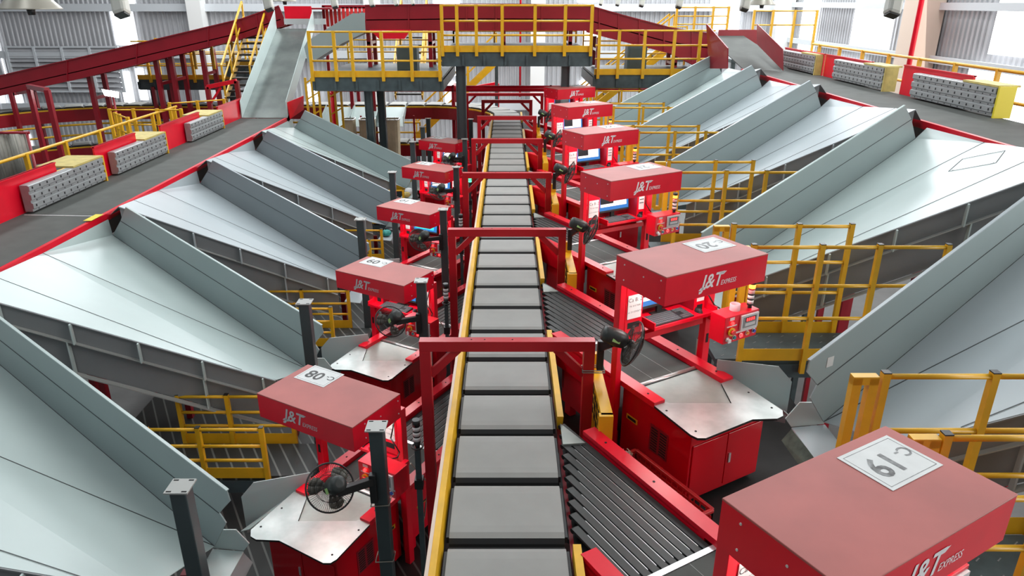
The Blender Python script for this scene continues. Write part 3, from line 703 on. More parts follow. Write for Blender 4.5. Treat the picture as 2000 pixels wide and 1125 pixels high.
# ---------------------------------------------------------------- wall fans
def fan(c, axis, anchor, label, group, R=0.205):
    c = Vector(c); ax = Vector(axis).normalized(); an = Vector(anchor)
    r = thing('wall_fan', tuple(an), label, 'fan', group)
    up = Vector((0, 0, 1)); a = ax.cross(up).normalized(); b = a.cross(ax).normalized()
    m = MB(); mo = c - ax * 0.26
    m.lathe(mo, ax, [(0.03, -0.03), (0.062, -0.02), (0.074, 0.01), (0.082, 0.12), (0.07, 0.19), (0.03, 0.22)], 'fan', 22); mt = m.build('motor', r)
    m = MB(); q = c - ax * 0.16 - b * 0.02; cam_side = (Vector((0, 0, CAM_Z)) - q); cam_side = (cam_side - ax * cam_side.dot(ax)).normalized(); sd = ax.cross(cam_side).normalized()
    cc = q + cam_side * 0.0830; m.hull8([cc - ax * .035 - sd * .025 - cam_side * .004, cc + ax * .035 - sd * .025 - cam_side * .004, cc + ax * .035 + sd * .025 - cam_side * .004, cc - ax * .035 + sd * .025 - cam_side * .004, cc - ax * .035 - sd * .025, cc + ax * .035 - sd * .025, cc + ax * .035 + sd * .025, cc - ax * .035 + sd * .025], 'green_sticker'); m.build('sticker', mt)['label'] = 'small green sticker'
    # cage
    m = MB(); m.torus(c, ax, R, 0.008, 'black', 36, 6)
    m.torus(c - ax * 0.035, ax, R * 0.62, 0.0022, 'black', 30, 4); m.torus(c + ax * 0.062, ax, R * 0.55, 0.0022, 'black', 30, 4)
    m.lathe(c + ax * 0.075, ax, [(0.045, 0.0), (0.045, 0.006), (0.0, 0.008)], 'black', 18)
    n = 64
    for i in range(n):
        t = 2 * math.pi * i / n; d0 = a * math.cos(t) + b * math.sin(t)
        m.tube(c + d0 * R, c + d0 * R * 0.62 - ax * 0.036, 0.0013, 'black', 4, caps=False); m.tube(c + d0 * R * 0.62 - ax * 0.036, c + d0 * 0.06 - ax * 0.05, 0.0013, 'black', 4, caps=False)
        m.tube(c + d0 * R, c + d0 * R * 0.9 + ax * 0.03, 0.0013, 'black', 4, caps=False); m.tube(c + d0 * R * 0.9 + ax * 0.03, c + d0 * R * 0.55 + ax * 0.062, 0.0013, 'black', 4, caps=False); m.tube(c + d0 * R * 0.55 + ax * 0.062, c + d0 * 0.045 + ax * 0.078, 0.0013, 'black', 4, caps=False)
    m.build('cage', r, fix=False)
    for j in range(3):
        m = MB(); t0 = 2 * math.pi * j / 3 + 0.5; pts = []
        for rr, t1, t2 in ((0.035, -0.3, 0.35), (0.08, -0.45, 0.55), (0.13, -0.45, 0.62), (0.17, -0.32, 0.55), (0.188, -0.05, 0.3)):
            pts.append([c + (a * math.cos(t0 + t) + b * math.sin(t0 + t)) * rr + ax * zz for t, zz in ((t1, -0.018), ((t1 + t2) / 2, -0.004), (t2, 0.022))])
        for r0, r1 in zip(pts[:-1], pts[1:]):
            for q0 in range(2): m.face([r0[q0], r0[q0 + 1], r1[q0 + 1], r1[q0]], 'blade', True)
        o = m.build('blade', r); sol = o.modifiers.new('thickness', 'SOLIDIFY'); sol.thickness = 0.003
    m = MB(); m.lathe(c - ax * 0.03, ax, [(0.035, 0), (0.035, 0.04), (0.02, 0.055)], 'fan', 16); m.build('hub', r)
    # wall bracket: vertical back plate plus arm
    m = MB(); neck = mo + ax * 0.10 - b * 0.06
    m.box(an.x - 0.03, an.x + 0.03, an.y - 0.03, an.y + 0.03, an.z - 0.17, an.z + 0.12, 'black'); m.build('back_plate', r, bevel=0.005)
    m = MB(); m.bar(an + Vector((0, 0, 0.05)), neck, 0.055, 0.07, 'black'); m.tube(neck - b * 0.02, neck + b * 0.04, 0.025, 'black', 12); m.build('arm', r, bevel=0.005)
    return r
fL = fan((-1.50, 5.02, 4.17), (-0.45, 0.62, -0.60), (-1.15, 5.10, 4.13), 'black wall fan tied to the steel post above the table of C-08', 'wall fans over the left stations')
for k in range(1, 5): repeat(fL, P * k, 'black wall fan tied to the steel post at left station C-%s' % LN[k])
fR = fan((1.10, 5.68, 5.20), (0.90, -0.02, -0.38), (0.85, 5.83, 5.04), 'black wall fan tied to the right leg of the nearest portal frame', 'wall fans over the right stations')
for k in range(1, 5): repeat(fR, P * k, 'black wall fan tied to the right leg of the %s portal frame' % ORD[k])
# ties round legs and posts
m = MB()
for z in (4.86, 4.88): m.path([(0.69, 5.775, z), (0.89, 5.775, z), (0.89, 5.885, z), (0.69, 5.885, z), (0.69, 5.775, z)], 0.005, 'cable', 6)
small_struct('cable_tie', m, 'pale cable tie round the right leg of the nearest portal frame and the fan bracket', 'cable tie')
m = MB()
for z in (3.90, 3.28): m.path([(-1.19, 5.11, z), (-1.03, 5.11, z + 0.01), (-1.03, 5.25, z), (-1.19, 5.25, z), (-1.19, 5.11, z)], 0.005, 'cable', 6)
small_struct('cable_tie', m, 'pale cable ties round the steel post beside C-08', 'cable tie')

# ================================================================= CHUTES
def chute(s, label, group):
    rt = s > 0; zt = ZT[s]
    L = Lf(s)
    r = thing('sorting_chute', (s * 3.0, 5.2, zt), label, 'chute', group)
    mir = lambda p: (p[0] * s, p[1], p[2])
    if rt:
        P1 = (6.17, 7.25, 6.28); P1b = L(-3.2, 8.75, 6.14); P2 = (5.92, 3.80, 6.55); P2b = (6.17, 4.05, 6.36); P3 = (2.92, 4.5, 4.95); P4 = L(-3.2, 4.97, 4.67); PM = (6.17, 5.9, 6.31)
        W0t = (4.64, 5.34); W0a = (4.63, 5.24); W0s = (4.79, 5.08); W0l = (4.73, 4.97); W0b = (4.97, 4.67); W1t = (8.33, 6.64); W1s = (8.55, 6.43); W1b = (8.75, 6.14)
    else:
        P1 = (-6.155, 7.27, 4.88); P1b = L(-3.2, 8.90, 4.64); P2 = (-5.86, 3.70, 5.13); P2b = (-6.155, 3.95, 4.93); P3 = (-2.85, 4.36, 3.68); P4 = L(-3.2, 4.96, 3.34); PM = (-6.155, 5.6, 4.90)
        W0t = (4.64, 4.08); W0a = (4.62, 3.98); W0s = (4.80, 3.78); W0l = (4.73, 3.70); W0b = (4.96, 3.34); W1t = (8.42, 5.15); W1s = (8.62, 4.91); W1b = (8.90, 4.64)
    V = Vector; t = 0.006
    # floor: far panel by the wall, near panel up to the free edge
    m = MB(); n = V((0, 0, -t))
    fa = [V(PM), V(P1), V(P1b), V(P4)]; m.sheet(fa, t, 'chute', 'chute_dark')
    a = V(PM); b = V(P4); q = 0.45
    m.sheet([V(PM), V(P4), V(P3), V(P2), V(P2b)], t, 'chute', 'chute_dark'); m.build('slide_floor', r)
    m = MB(); up = V((0, 0, 0.0025)); m.bar(V(PM) * 1.0 + up, V(P4) + up, 0.008, 0.004, 'seam'); 
    m.bar(V(P2).lerp(V(PM), 0.35) + up, V(P3).lerp(V(P2), 0.12) + V((0, s * 0.0 + 0.02, 0)) + up, 0.006, 0.003, 'seam'); m.build('floor_seam', r)
    # wall in two strips
    def wp(q, off=0.0): return V(L(-3.2 + off, q[0], q[1]))
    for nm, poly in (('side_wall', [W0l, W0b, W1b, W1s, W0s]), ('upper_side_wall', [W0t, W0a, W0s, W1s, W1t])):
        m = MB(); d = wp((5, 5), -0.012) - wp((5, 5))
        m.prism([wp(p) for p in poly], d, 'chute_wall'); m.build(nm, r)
    m = MB(); d = V(L(1, 0, 0)) - V(L(0, 0, 0)); m.bar(wp(W0s, 0.002), wp(W1s, 0.002), 0.004, 0.008, 'seam'); m.bar(wp(W0b, 0.002), wp(W1b, 0.002), 0.006, 0.008, 'seam'); m.build('wall_seam', r)
    m = MB(); m.bar(wp(W0t, -0.012), wp(W1t, -0.012), 0.028, 0.012, 'chute'); m.build('wall_top_edge', r)
    # skirt under the free edge, two tiers with ribs
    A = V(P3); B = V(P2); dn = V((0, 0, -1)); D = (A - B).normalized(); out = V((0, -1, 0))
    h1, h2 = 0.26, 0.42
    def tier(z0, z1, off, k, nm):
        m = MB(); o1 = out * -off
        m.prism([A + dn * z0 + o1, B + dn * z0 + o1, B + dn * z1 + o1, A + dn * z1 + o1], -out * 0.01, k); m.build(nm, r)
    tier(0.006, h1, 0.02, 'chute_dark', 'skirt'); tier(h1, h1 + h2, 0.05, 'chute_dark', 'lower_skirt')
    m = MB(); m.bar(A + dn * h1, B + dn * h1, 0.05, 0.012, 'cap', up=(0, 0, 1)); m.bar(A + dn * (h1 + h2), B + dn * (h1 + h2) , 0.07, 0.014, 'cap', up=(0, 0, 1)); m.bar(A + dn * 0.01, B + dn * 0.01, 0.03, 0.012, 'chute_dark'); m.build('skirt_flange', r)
    Ln = (A - B).length
    for i in range(5):
        f = (0.15 + i * 0.72) / Ln; p = A.lerp(B, f); m = MB()
        m.prism([p + dn * 0.01, p + dn * h1, p + dn * h1 + out * 0.045, p + dn * 0.01 + out * 0.045], D * 0.014, 'chute'); m.build('rib', r)
    for i in range(2):
        f = (0.9 + i * 1.5) / Ln; p = A.lerp(B, f) - out * 0.03; m = MB()
        m.prism([p + dn * h1, p + dn * (h1 + h2), p + dn * (h1 + h2) + out * 0.05, p + dn * h1 + out * 0.05], D * 0.016, 'chute'); m.build('rib', r)
    # end tray with back lip
    zz = zt + 0.07; m = MB()
    m.prism([V((s * 2.72, 5.26, zz)), V((s * 2.74, 4.35, zz)), V((s * 2.48, 4.35, zz - 0.03)), V((s * 2.44, 5.26, zz - 0.03))], (0, 0, -0.012), 'chute'); et = m.build('end_tray', r)
    m = MB(); m.prism([V((s * 2.72, 5.27, zz)), V((s * 2.44, 5.27, zz - 0.03)), V((s * 2.38, 5.27, zz + 0.05)), V((s * 2.48, 5.27, zz + 0.21)), V((s * 2.62, 5.27, zz + 0.21))], (0, 0.012, 0), 'chute'); m.build('tray_lip', et)
    m = MB(); m.prism([V((s * 2.46, 5.26, zz - 0.03)), V((s * 2.47, 4.35, zz - 0.03)), V((s * 2.42, 4.35, zz - 0.16)), V((s * 2.38, 5.26, zz - 0.16))], (-s * 0.01, 0, 0), 'canvas' if rt else 'chute_dark'); m.build('tray_front', et)
    # supports
    for (xx, yy, zz2) in ((2.95, 5.15, zt - 0.1), (4.6, 5.6, zt + 0.4), (5.9, 5.6, zt + 1.0)):
        m = MB(); m.box(s * xx - 0.04, s * xx + 0.04, yy - 0.04, yy + 0.04, 0 if xx > 4 else zt - DROP - 0.1, zz2, 'dark_red'); m.build('support_leg', r)
    return r
cr_ = chute(1, 'grey sheet metal chute sloping from the upper belt to station C-20', 'grey chutes on the right')
for k in range(1, 5): repeat(cr_, P * k, 'grey sheet metal chute sloping from the upper belt to station C-%s' % RN[k + 1])
cl_ = chute(-1, 'grey sheet metal chute sloping from the upper belt to station C-08', 'grey chutes on the left')
for k in range(1, 5): repeat(cl_, P * k, 'grey sheet metal chute sloping from the upper belt to station C-%s' % LN[k])
# bluer, darker paint batch; on C-20 the darker tone paints in shade
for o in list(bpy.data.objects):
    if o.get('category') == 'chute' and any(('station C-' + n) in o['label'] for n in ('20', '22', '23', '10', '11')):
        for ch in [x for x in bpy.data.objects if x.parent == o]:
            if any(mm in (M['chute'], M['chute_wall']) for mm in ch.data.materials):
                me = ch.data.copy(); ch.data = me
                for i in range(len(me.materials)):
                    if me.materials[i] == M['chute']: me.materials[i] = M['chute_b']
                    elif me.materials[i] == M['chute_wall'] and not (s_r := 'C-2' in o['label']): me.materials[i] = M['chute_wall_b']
# guide plates behind each table
def guide_plate(s):
    zt = ZT[s]; m = MB(); V = Vector
    r = thing('guide_plate', (s * 2.4, 6.2, zt - 0.4), '', 'guide plate', 'guide plates behind the tables')
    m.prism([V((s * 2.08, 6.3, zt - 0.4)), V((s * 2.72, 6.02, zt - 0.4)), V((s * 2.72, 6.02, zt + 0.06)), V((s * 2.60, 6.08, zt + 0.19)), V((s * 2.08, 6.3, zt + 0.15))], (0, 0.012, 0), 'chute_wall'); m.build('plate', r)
    L = Lf(s); m = MB(); m.prism([V(L(-4.75, 5.03, zt - 0.02)), V(L(-3.62, 5.0, zt - 0.02)), V(L(-3.72, 5.28, zt - 0.24)), V(L(-4.78, 5.24, zt - 0.24))], (0, 0, -0.01), 'chute'); m.build('gutter', r)
    return r
for s, nm in ((1, RN[1:]), (-1, LN)):
    g = guide_plate(s); g['label'] = 'grey guide plate and gutter behind the table of C-' + nm[0]
    for k in range(1, 5): repeat(g, P * k, 'grey guide plate and gutter behind the table of C-' + nm[k])

# ================================================================= WALKWAYS AND YELLOW RAILINGS
def railing(name, posts, ztop, rails, zbase, label, group, toe=None, w_=0.05, caps=True, extend=None, uframe=None):
    """posts: list of (x, y); rails: heights of the horizontal tubes"""
    x0, y0 = posts[0]
    r = thing(name, (x0, y0, zbase), label, 'railing', group)
    for (x, y) in posts:
        m = MB(); m.box(x - w_ / 2, x + w_ / 2, y - w_ / 2, y + w_ / 2, zbase, ztop, 'yellow')
        if caps: m.box(x - w_ / 2 - .001, x + w_ / 2 + .001, y - w_ / 2 - .001, y + w_ / 2 + .001, ztop, ztop + 0.008, 'black')
        m.build('post', r)
    pl = list(posts) + ([extend] if extend else [])
    for z in rails:
        m = MB()
        for p, q in zip(pl[:-1], pl[1:]): m.tube((p[0], p[1], z), (q[0], q[1], z), 0.02, 'yellow', 8)
        m.build('rail', r)
    if toe:
        m = MB()
        for p, q in zip(pl[:-1], pl[1:]): m.bar((p[0], p[1], (toe[0] + toe[1]) / 2), (q[0], q[1], (toe[0] + toe[1]) / 2), 0.006, toe[1] - toe[0], 'yellow')
        m.build('toe_board', r)
    if uframe:
        (a, b, zb) = uframe; m = MB(); w2 = 0.06
        m.bar((a[0], a[1], zb), (a[0], a[1], ztop - 0.03), w2, w2, 'yellow'); m.bar((b[0], b[1], zb), (b[0], b[1], ztop - 0.03), w2, w2, 'yellow')
        m.bar((a[0] - math.copysign(0.03, b[0] - a[0]), a[1], ztop - 0.05), (b[0] + math.copysign(0.03, b[0] - a[0]), b[1], ztop - 0.05), w2, w2, 'yellow'); m.bar((a[0], a[1], zb), (b[0], b[1], zb), w2, w2, 'yellow'); m.build('end_frame', r)
    return r
dk = [(1, 4.42, 5.73, RN[1:], 'right'), (-1, 2.90, 3.58, LN, 'left')]
for s, zd, zr, nm, side in dk:
    xs = (2.5, 3.22, 3.8) if s > 0 else (2.63, 3.4, 4.0)
    xf = (2.49, 3.18, 3.76, 4.45) if s > 0 else (2.75, 3.46, 4.04)
    kk = range(-1, 5) if s > 0 else range(0, 5)
    hh = zr - zd
    ra = railing('railing', [(s * x, 7.58) for x in xs] , zr, [zr - 0.03, zr - 0.03 - hh * 0.32, zr - 0.03 - hh * 0.6], zd - 0.15, '', 'yellow railings on the %s side' % side, toe=(zd - 0.02, zd + 0.13), uframe=((s * 2.31, 7.58), (s * 2.42, 7.58), zr - 0.75) if s > 0 else None)
    rb = railing('railing', [(s * x, 6.86) for x in xf], zr, [zr - 0.03, zr - 0.03 - hh * 0.32, zr - 0.03 - hh * 0.6], zd - 0.15, '', 'yellow railings on the %s side' % side, toe=(zd - 0.0, zd + 0.14), uframe=((s * 2.32, 6.86), (s * 2.42, 6.86), zr - 0.75) if s > 0 else None)
    wk = thing('walkway', (s * 3.4, 7.2, zd - 0.2), '', 'walkway', 'walkways between the chutes on the %s' % side)
    m = MB(); m.box(s * 2.25, s * 4.9, 6.9, 7.55, zd - 0.06, zd, 'deck_steel' if s > 0 else 'grating')
    for i in range(16 if s > 0 else 0):
        for j in range(4): x = s * (2.35 + i * 0.15 + (j % 2) * 0.07); y = 6.98 + j * 0.16; m.bar((x - 0.02, y - 0.015, zd + 0.001), (x + 0.02, y + 0.015, zd + 0.001), 0.008, 0.004, 'chute_dark')
    m.build('deck_plate', wk); m = MB(); m.box(s * 2.25, s * 4.9, 6.88, 6.93, zd - 0.22, zd - 0.06, 'deck_steel'); m.box(s * 2.25, s * 4.9, 7.52, 7.57, zd - 0.22, zd - 0.06, 'deck_steel'); m.build('beam', wk)
    for q in (2.35, 4.7):
        for yy in (6.92, 7.5): m = MB(); m.box(s * q - 0.04, s * q + 0.04, yy - 0.04, yy + 0.04, 0, zd - 0.22, 'deck_steel'); m.build('leg', wk)
    lab = lambda what, k: what + (' next to station C-%s' % (nm[k] if k >= 0 else '19'))
    first = True
    for k in kk:
        for o, what in ((ra, 'yellow tube railing on the far edge of the walkway'), (rb, 'yellow tube railing on the near edge of the walkway'), (wk, 'dark chequer plate walkway between two chutes' if s > 0 else 'dark ribbed walkway between two chutes')):
            if k == 0: o['label'] = lab(what, 0)
            else: repeat(o, P * k, lab(what, k))

# red plastic basket between the C-19 and C-20 infeeds
b0 = Vector((1.30, 4.95, FR)); r = thing('plastic_basket', tuple(b0), 'red slotted plastic basket on the deck between C-19 and C-20', 'basket')
m = MB(); L = Lf(1); u0, u1, va, vb, zz0, zz1 = -4.30, -3.32, 3.45, 3.88, FR + 0.01, FR + 0.38
def wall(m, p, q, z0, z1):
    p = Vector(p); q = Vector(q); d = q - p; n = 14
    for j in range(4):
        za = z0 + (z1 - z0) * j / 4; zb_ = z0 + (z1 - z0) * (j + 1) / 4
        m.bar(p + Vector((0, 0, za + 0.01)), q + Vector((0, 0, za + 0.01)), 0.006, 0.03, 'basket')
    for i in range(n + 1): c = p + d * i / n; m.bar(c + Vector((0, 0, z0)), c + Vector((0, 0, z1)), 0.006, 0.018, 'basket')
cs = [L(u0, va, 0), L(u1, va, 0), L(u1, vb, 0), L(u0, vb, 0)]
for i in range(4): wall(m, cs[i], cs[(i + 1) % 4], zz0, zz1)
m.build('slotted_wall', r); m = MB()
for i in range(4): p = Vector(cs[i]); q = Vector(cs[(i + 1) % 4]); m.bar(p + Vector((0, 0, zz1)), q + Vector((0, 0, zz1)), 0.035, 0.03, 'basket')
m.build('rim', r, bevel=0.006); m = MB(); m.prism([Vector(c) + Vector((0, 0, zz0)) for c in cs], (0, 0, -0.01), 'basket'); m.build('bottom', r)
m = MB()
for i in range(26):
    p = Vector(L(-4.27 + random.uniform(-.04, .04), 3.72 + random.uniform(-.05, .05), zz1 + 0.02 + random.uniform(0, .03))); m.path([p, p + Vector((random.uniform(-.03, .03), random.uniform(-.03, .03), random.uniform(-.01, .02))), p + Vector((random.uniform(-.04, .04), random.uniform(-.04, .04), random.uniform(-.02, .02)))], 0.006, 'rope', 5)
small_struct('knotted_rope', m, 'frayed knot of pale and red rope on the rim of the red basket', 'rope')

# ================================================================= UPPER BELTS along both sides
def upper_belt(s, xin, xout, z, y0, y1, label):
    r = thing('belt_conveyor', (s * xin, y0, z - 0.4), label, 'belt conveyor')
    m = MB(); m.box(s * xin, s * xout, y0, y1, z - 0.03, z, 'belt'); m.build('belt', r)
    m = MB(); m.box(s * (xin - 0.06), s * xin, y0, y1, z - 0.10, z + 0.012, 'red'); m.build('side_strip', r)
    m = MB(); m.box(s * (xin), s * (xout), y0, y1, z - 0.35, z - 0.05, 'chute_dark'); m.build('frame', r)
    yy = y0 + 1
    while yy < y1:
        for xx in (xin + 0.1, xout - 0.1): m = MB(); m.box(s * xx - 0.05, s * xx + 0.05, yy, yy + 0.1, 0, z - 0.35, 'dark_red'); m.build('leg', r)
        yy += 3.4
    return r
upper_belt(-1, 6.22, 7.46, 4.96, 2.0, 20.4, 'long grey belt conveyor with red edge strip above the left chutes')
upper_belt(1, 6.24, 7.58, 6.34, 1.0, 19.7, 'long grey belt conveyor with red edge strip above the right chutes')

def side_panel(s, x, z, y0, y1, h, label):
    m = MB(); m.box(s * x, s * (x + 0.03), y0, y1, z - 0.25, z + h, 'red'); m.box(s * (x - 0.015), s * (x + 0.05), y0, y1, z + h - 0.02, z + h, 'red')
    return small_struct('side_board', m, label, 'side board', 'red side boards of the upper belts')
def pusher(s, x, z, y0, y1, h, label, facecol):
    """perforated galvanised pusher face with yellow housing"""
    r = thing('pusher_unit', (s * x, (y0 + y1) / 2, z), label, 'pusher', 'perforated pusher units of the upper belts')
    d = 0.13
    m = MB(); n = 3; hh = h / n
    for i in range(n):
        za = z + 0.03 + i * hh; xo = x - d
        m.box(s * (xo + 0.012), s * x, y0, y1, za, za + hh, 'perf')
        m.hull8([(s * (xo + 0.012), y0, za + hh * 0.25), (s * (xo - 0.012), y0, za + hh * 0.35), (s * (xo - 0.012), y1, za + hh * 0.35), (s * (xo + 0.012), y1, za + hh * 0.25), (s * (xo + 0.012), y0, za + hh * 0.97), (s * (xo - 0.012), y0, za + hh * 0.90), (s * (xo - 0.012), y1, za + hh * 0.90), (s * (xo + 0.012), y1, za + hh * 0.97)], 'perf')
    yy = y0 + 0.08
    while yy < y1 - 0.05:
        for i in range(n):
            za = z + 0.03 + i * hh
            m.box(s * (x - d - 0.013), s * (x - d), yy - 0.017, yy + 0.017, za + hh * 0.5, za + hh * 0.76, 'hole')
            if yy + 0.09 < y1: m.box(s * (x - d + 0.0105), s * (x - d + 0.03), yy + 0.06, yy + 0.085, za + hh * 0.06, za + hh * 0.18, 'hole')
        yy += 0.19
    m.build('perforated_face', r)
    m = MB(); m.box(s * (x - d), s * (x + (0.5 if s < 0 else 0.22)), y1 - 0.9 if s < 0 else y0 + 0.0, y1 + 0.02 if s < 0 else y0 + 0.9, z + h + 0.03, z + h + 0.06, facecol[0]); m.build('cover_board', r)
    m = MB(); (ya, yb) = (y1 + 0.02, y1 + 0.06) if s < 0 else (y0 - 0.06, y0 - 0.02)
    m.box(s * (x - d), s * (x + 0.13), ya, yb, z, z + h + 0.05, facecol[1]); m.build('end_board', r)
    return r
XL, ZL = 7.42, 4.96
for i, (a, b, h) in enumerate(((8.0, 11.75, 0.58), (12.95, 14.5, 0.60), (15.6, 17.7, 0.56), (18.9, 21.6, 0.52))):
    side_panel(-1, XL + 0.04, ZL, a, b, h, 'red side board of the left upper belt, %s from the camera' % ORD[i])
for i, (a, b) in enumerate(((10.7, 12.85), (13.3, 15.4), (16.7, 18.7))):
    pusher(-1, XL, ZL, a, b, 0.41, 'perforated grey pusher unit on the left upper belt, %s from the camera' % ORD[i], ('olive_yellow', 'yellow'))
XR, ZR = 7.56, 6.34
for i, (a, b, h) in enumerate(((6.0, 10.6, 0.5), (12.1, 14.3, 0.54), (15.6, 17.9, 0.5), (18.0, 20.6, 0.5))):
    side_panel(1, XR + 0.04, ZR, a, b, h, 'red side board of the right upper belt, %s from the camera' % ORD[i])
for i, (a, b) in enumerate(((11.2, 13.6), (14.7, 17.0), (18.1, 20.4))):
    pusher(1, XR, ZR, a, b, 0.42, 'perforated grey pusher unit on the right upper belt, %s from the camera' % ORD[i], ('olive_yellow', 'lemon' if i == 0 else 'olive_yellow'))

# ================================================================= BACKGROUND: high conveyor, platforms, slides
# steel slide onto the left upper belt
r = thing('steel_slide', (-6.8, 21.0, 4.9), 'steep polished steel slide feeding the left upper belt', 'slide')
bl, br, tl, tr = Vector((-7.42, 20.4, 4.98)), Vector((-6.15, 20.4, 4.98)), Vector((-7.32, 24.2, 7.20)), Vector((-6.12, 24.2, 7.20))
m = MB(); m.sheet([bl, br, tr, tl], 0.01, 'slide_steel', 'chute_dark'); m.build('slide_floor', r)
for a, b, nm in ((bl, tl, 'left'), (br, tr, 'right')):
    m = MB(); u = Vector((0, 0, 0.55)); m.prism([a, b, b + u, a + u * 0.8], (0.012, 0, 0), 'chute'); m.build('side_wall', r)
# grey branch chute coming from the high conveyor
r = thing('branch_chute', (-5.0, 22.5, 5.8), 'grey enclosed chute dropping left from the end of the high red conveyor', 'chute')
m = MB(); y = 22.3; pts = [(712, 26), (688, 26), (662, 42), (600, 80), (594, 92), (601, 122), (612, 119), (668, 84), (714, 62)]
m.prism([at(px, py, y) for px, py in pts], (0, 0.012, 0), 'chute_wall'); m.build('near_side', r); m = MB(); m.prism([at(px, py, y) + Vector((0, 1.2, 0)) for px, py in pts], (0, 0.012, 0), 'chute_wall'); m.build('far_side', r)
m = MB(); q = [at(px, py, y) for px, py in ((714, 62), (668, 84), (612, 119))]
for a, b in zip(q[:-1], q[1:]): m.sheet([a, b, b + Vector((0, 1.2, 0)), a + Vector((0, 1.2, 0))], 0.01, 'steel', 'chute_dark')
m.build('chute_floor', r)
# red head box of the slide
r = thing('hopper', (-6.7, 24.6, 7.0), 'red head section above the top of the steel slide', 'hopper')
a = at(556, 12, 24.5); b = at(612, 46, 24.5); m = MB(); m.box(a.x, b.x, 24.4, 24.45, b.z, a.z, 'red'); m.box(a.x, b.x + 0.6, 24.45, 26.2, a.z - 0.1, a.z - 0.05, 'dark_red'); m.build('front_board', r)
m = MB(); c = at(640, 44, 24.5); m.box(a.x, c.x, 24.25, 24.3, c.z - 0.05, c.z + 0.12, 'alu'); m.build('roller_bar', r)
# long red incline conveyor rising from the left
def slab_conveyor(name, pts_top, pts_bot, D, depth, label, k, splits=()):
    r = thing(name, tuple(at(pts_bot[0][0], pts_bot[0][1], D)), label, 'belt conveyor')
    T = [at(x, y, D) for x, y in pts_top]; B = [at(x, y, D) for x, y in pts_bot]
    for dd, nm, dz_ in ((0, 'near_side', 0.0), (depth, 'far_side', -0.34)):
        m = MB()
        for i in range(len(T) - 1): m.prism([B[i] + Vector((0, dd, 0)), B[i + 1] + Vector((0, dd, 0)), T[i + 1] + Vector((0, dd, dz_)), T[i] + Vector((0, dd, dz_))], (0, 0.03, 0), k)
        m.build(nm, r)
    m = MB()
    for i in range(len(T) - 1):
        dz = Vector((0, 0, -0.38)); a, b = T[i] + dz, T[i + 1] + dz; m.sheet([a, b, b + Vector((0, depth, 0)), a + Vector((0, depth, 0))], 0.03, 'belt', 'chute_dark')
    m.build('belt', r)
    m = MB()
    for f in splits:
        i = 0; n = len(T) - 1; ff = f * n; i = min(int(ff), n - 1); g = ff - i
        a = B[i].lerp(B[i + 1], g); b = T[i].lerp(T[i + 1], g); m = MB(); m.bar(a + Vector((0, -0.012, 0)), b + Vector((0, -0.012, 0)), 0.04, 0.03, 'dark_red'); m.build('joint_flange', r)
    m = MB()
    for i in range(len(T) - 1): m.bar(T[i] + Vector((0, -0.01, 0.01)), T[i + 1] + Vector((0, -0.01, 0.01)), 0.06, 0.03, 'dark_red'); m.bar(B[i] + Vector((0, -0.01, 0)), B[i + 1] + Vector((0, -0.01, 0)), 0.06, 0.03, 'dark_red')
    m.build('flange', r)
    return r
slab_conveyor('incline_conveyor', [(-120, 176), (160, 112), (470, 38), (545, 12)], [(-120, 212), (160, 152), (470, 76), (560, 48)], 24.6, 1.3, 'long dark red incline conveyor rising from the left edge', 'dark_red', (0.3, 0.45, 0.6, 0.8))
slab_conveyor('high_conveyor', [(713, 11), (880, 9), (1000, 9), (1145, 10)], [(713, 58), (880, 59), (1000, 59), (1145, 59)], 22.6, 1.4, 'level red conveyor high above the far platform', 'dark_red', (0.17, 0.42, 0.58, 0.8))
slab_conveyor('descending_conveyor', [(1145, 10), (1215, 30), (1310, 55), (1385, 66)], [(1145, 62), (1215, 80), (1310, 104), (1385, 140)], 22.6, 1.4, 'red conveyor sloping down to the right at the far end', 'dark_red', (0.12, 0.3, 0.45, 0.62, 0.85))
# red guard below the left end of the high conveyor
m = MB(); a = at(722, 56, 22.45); b = at(800, 76, 22.45); m.prism([at(722, 58, 22.5), at(740, 76, 22.5), at(790, 76, 22.5), at(802, 58, 22.5)], (0, 0.3, 0), 'red'); small_struct('drive_guard', m, 'red drive guard under the left end of the high conveyor', 'guard')
# ramp onto the right upper belt
r = thing('feed_ramp', (6.6, 20.5, 6.3), 'grey ramp between red side boards feeding the right upper belt', 'ramp')
m = MB(); m.sheet([Vector((6.24, 19.7, 6.34)), Vector((7.58, 19.7, 6.34)), Vector((7.3, 23.4, 7.02)), Vector((6.2, 23.4, 7.02))], 0.02, 'belt', 'chute_dark'); m.build('ramp_floor', r)
m = MB(); m.prism([at(1381, 46, 20.6), at(1423, 94, 19.2), at(1422, 134, 19.2), at(1386, 134, 20.6)], (-0.02, 0.02, 0), 'dark_red'); m.build('side_board', r)
m = MB(); m.prism([at(1478, 46, 21.0), at(1529, 96, 18.9), at(1529, 138, 18.9), at(1478, 86, 21.0)], (0.02, 0.02, 0), 'dark_red'); m.build('side_board', r)
m = MB(); a = at(1404, 58, 23.4); b = at(1478, 86, 23.4); m.box(a.x, b.x, 23.4, 23.45, b.z - 0.1, a.z, 'dark_red'); m.build('back_board', r)

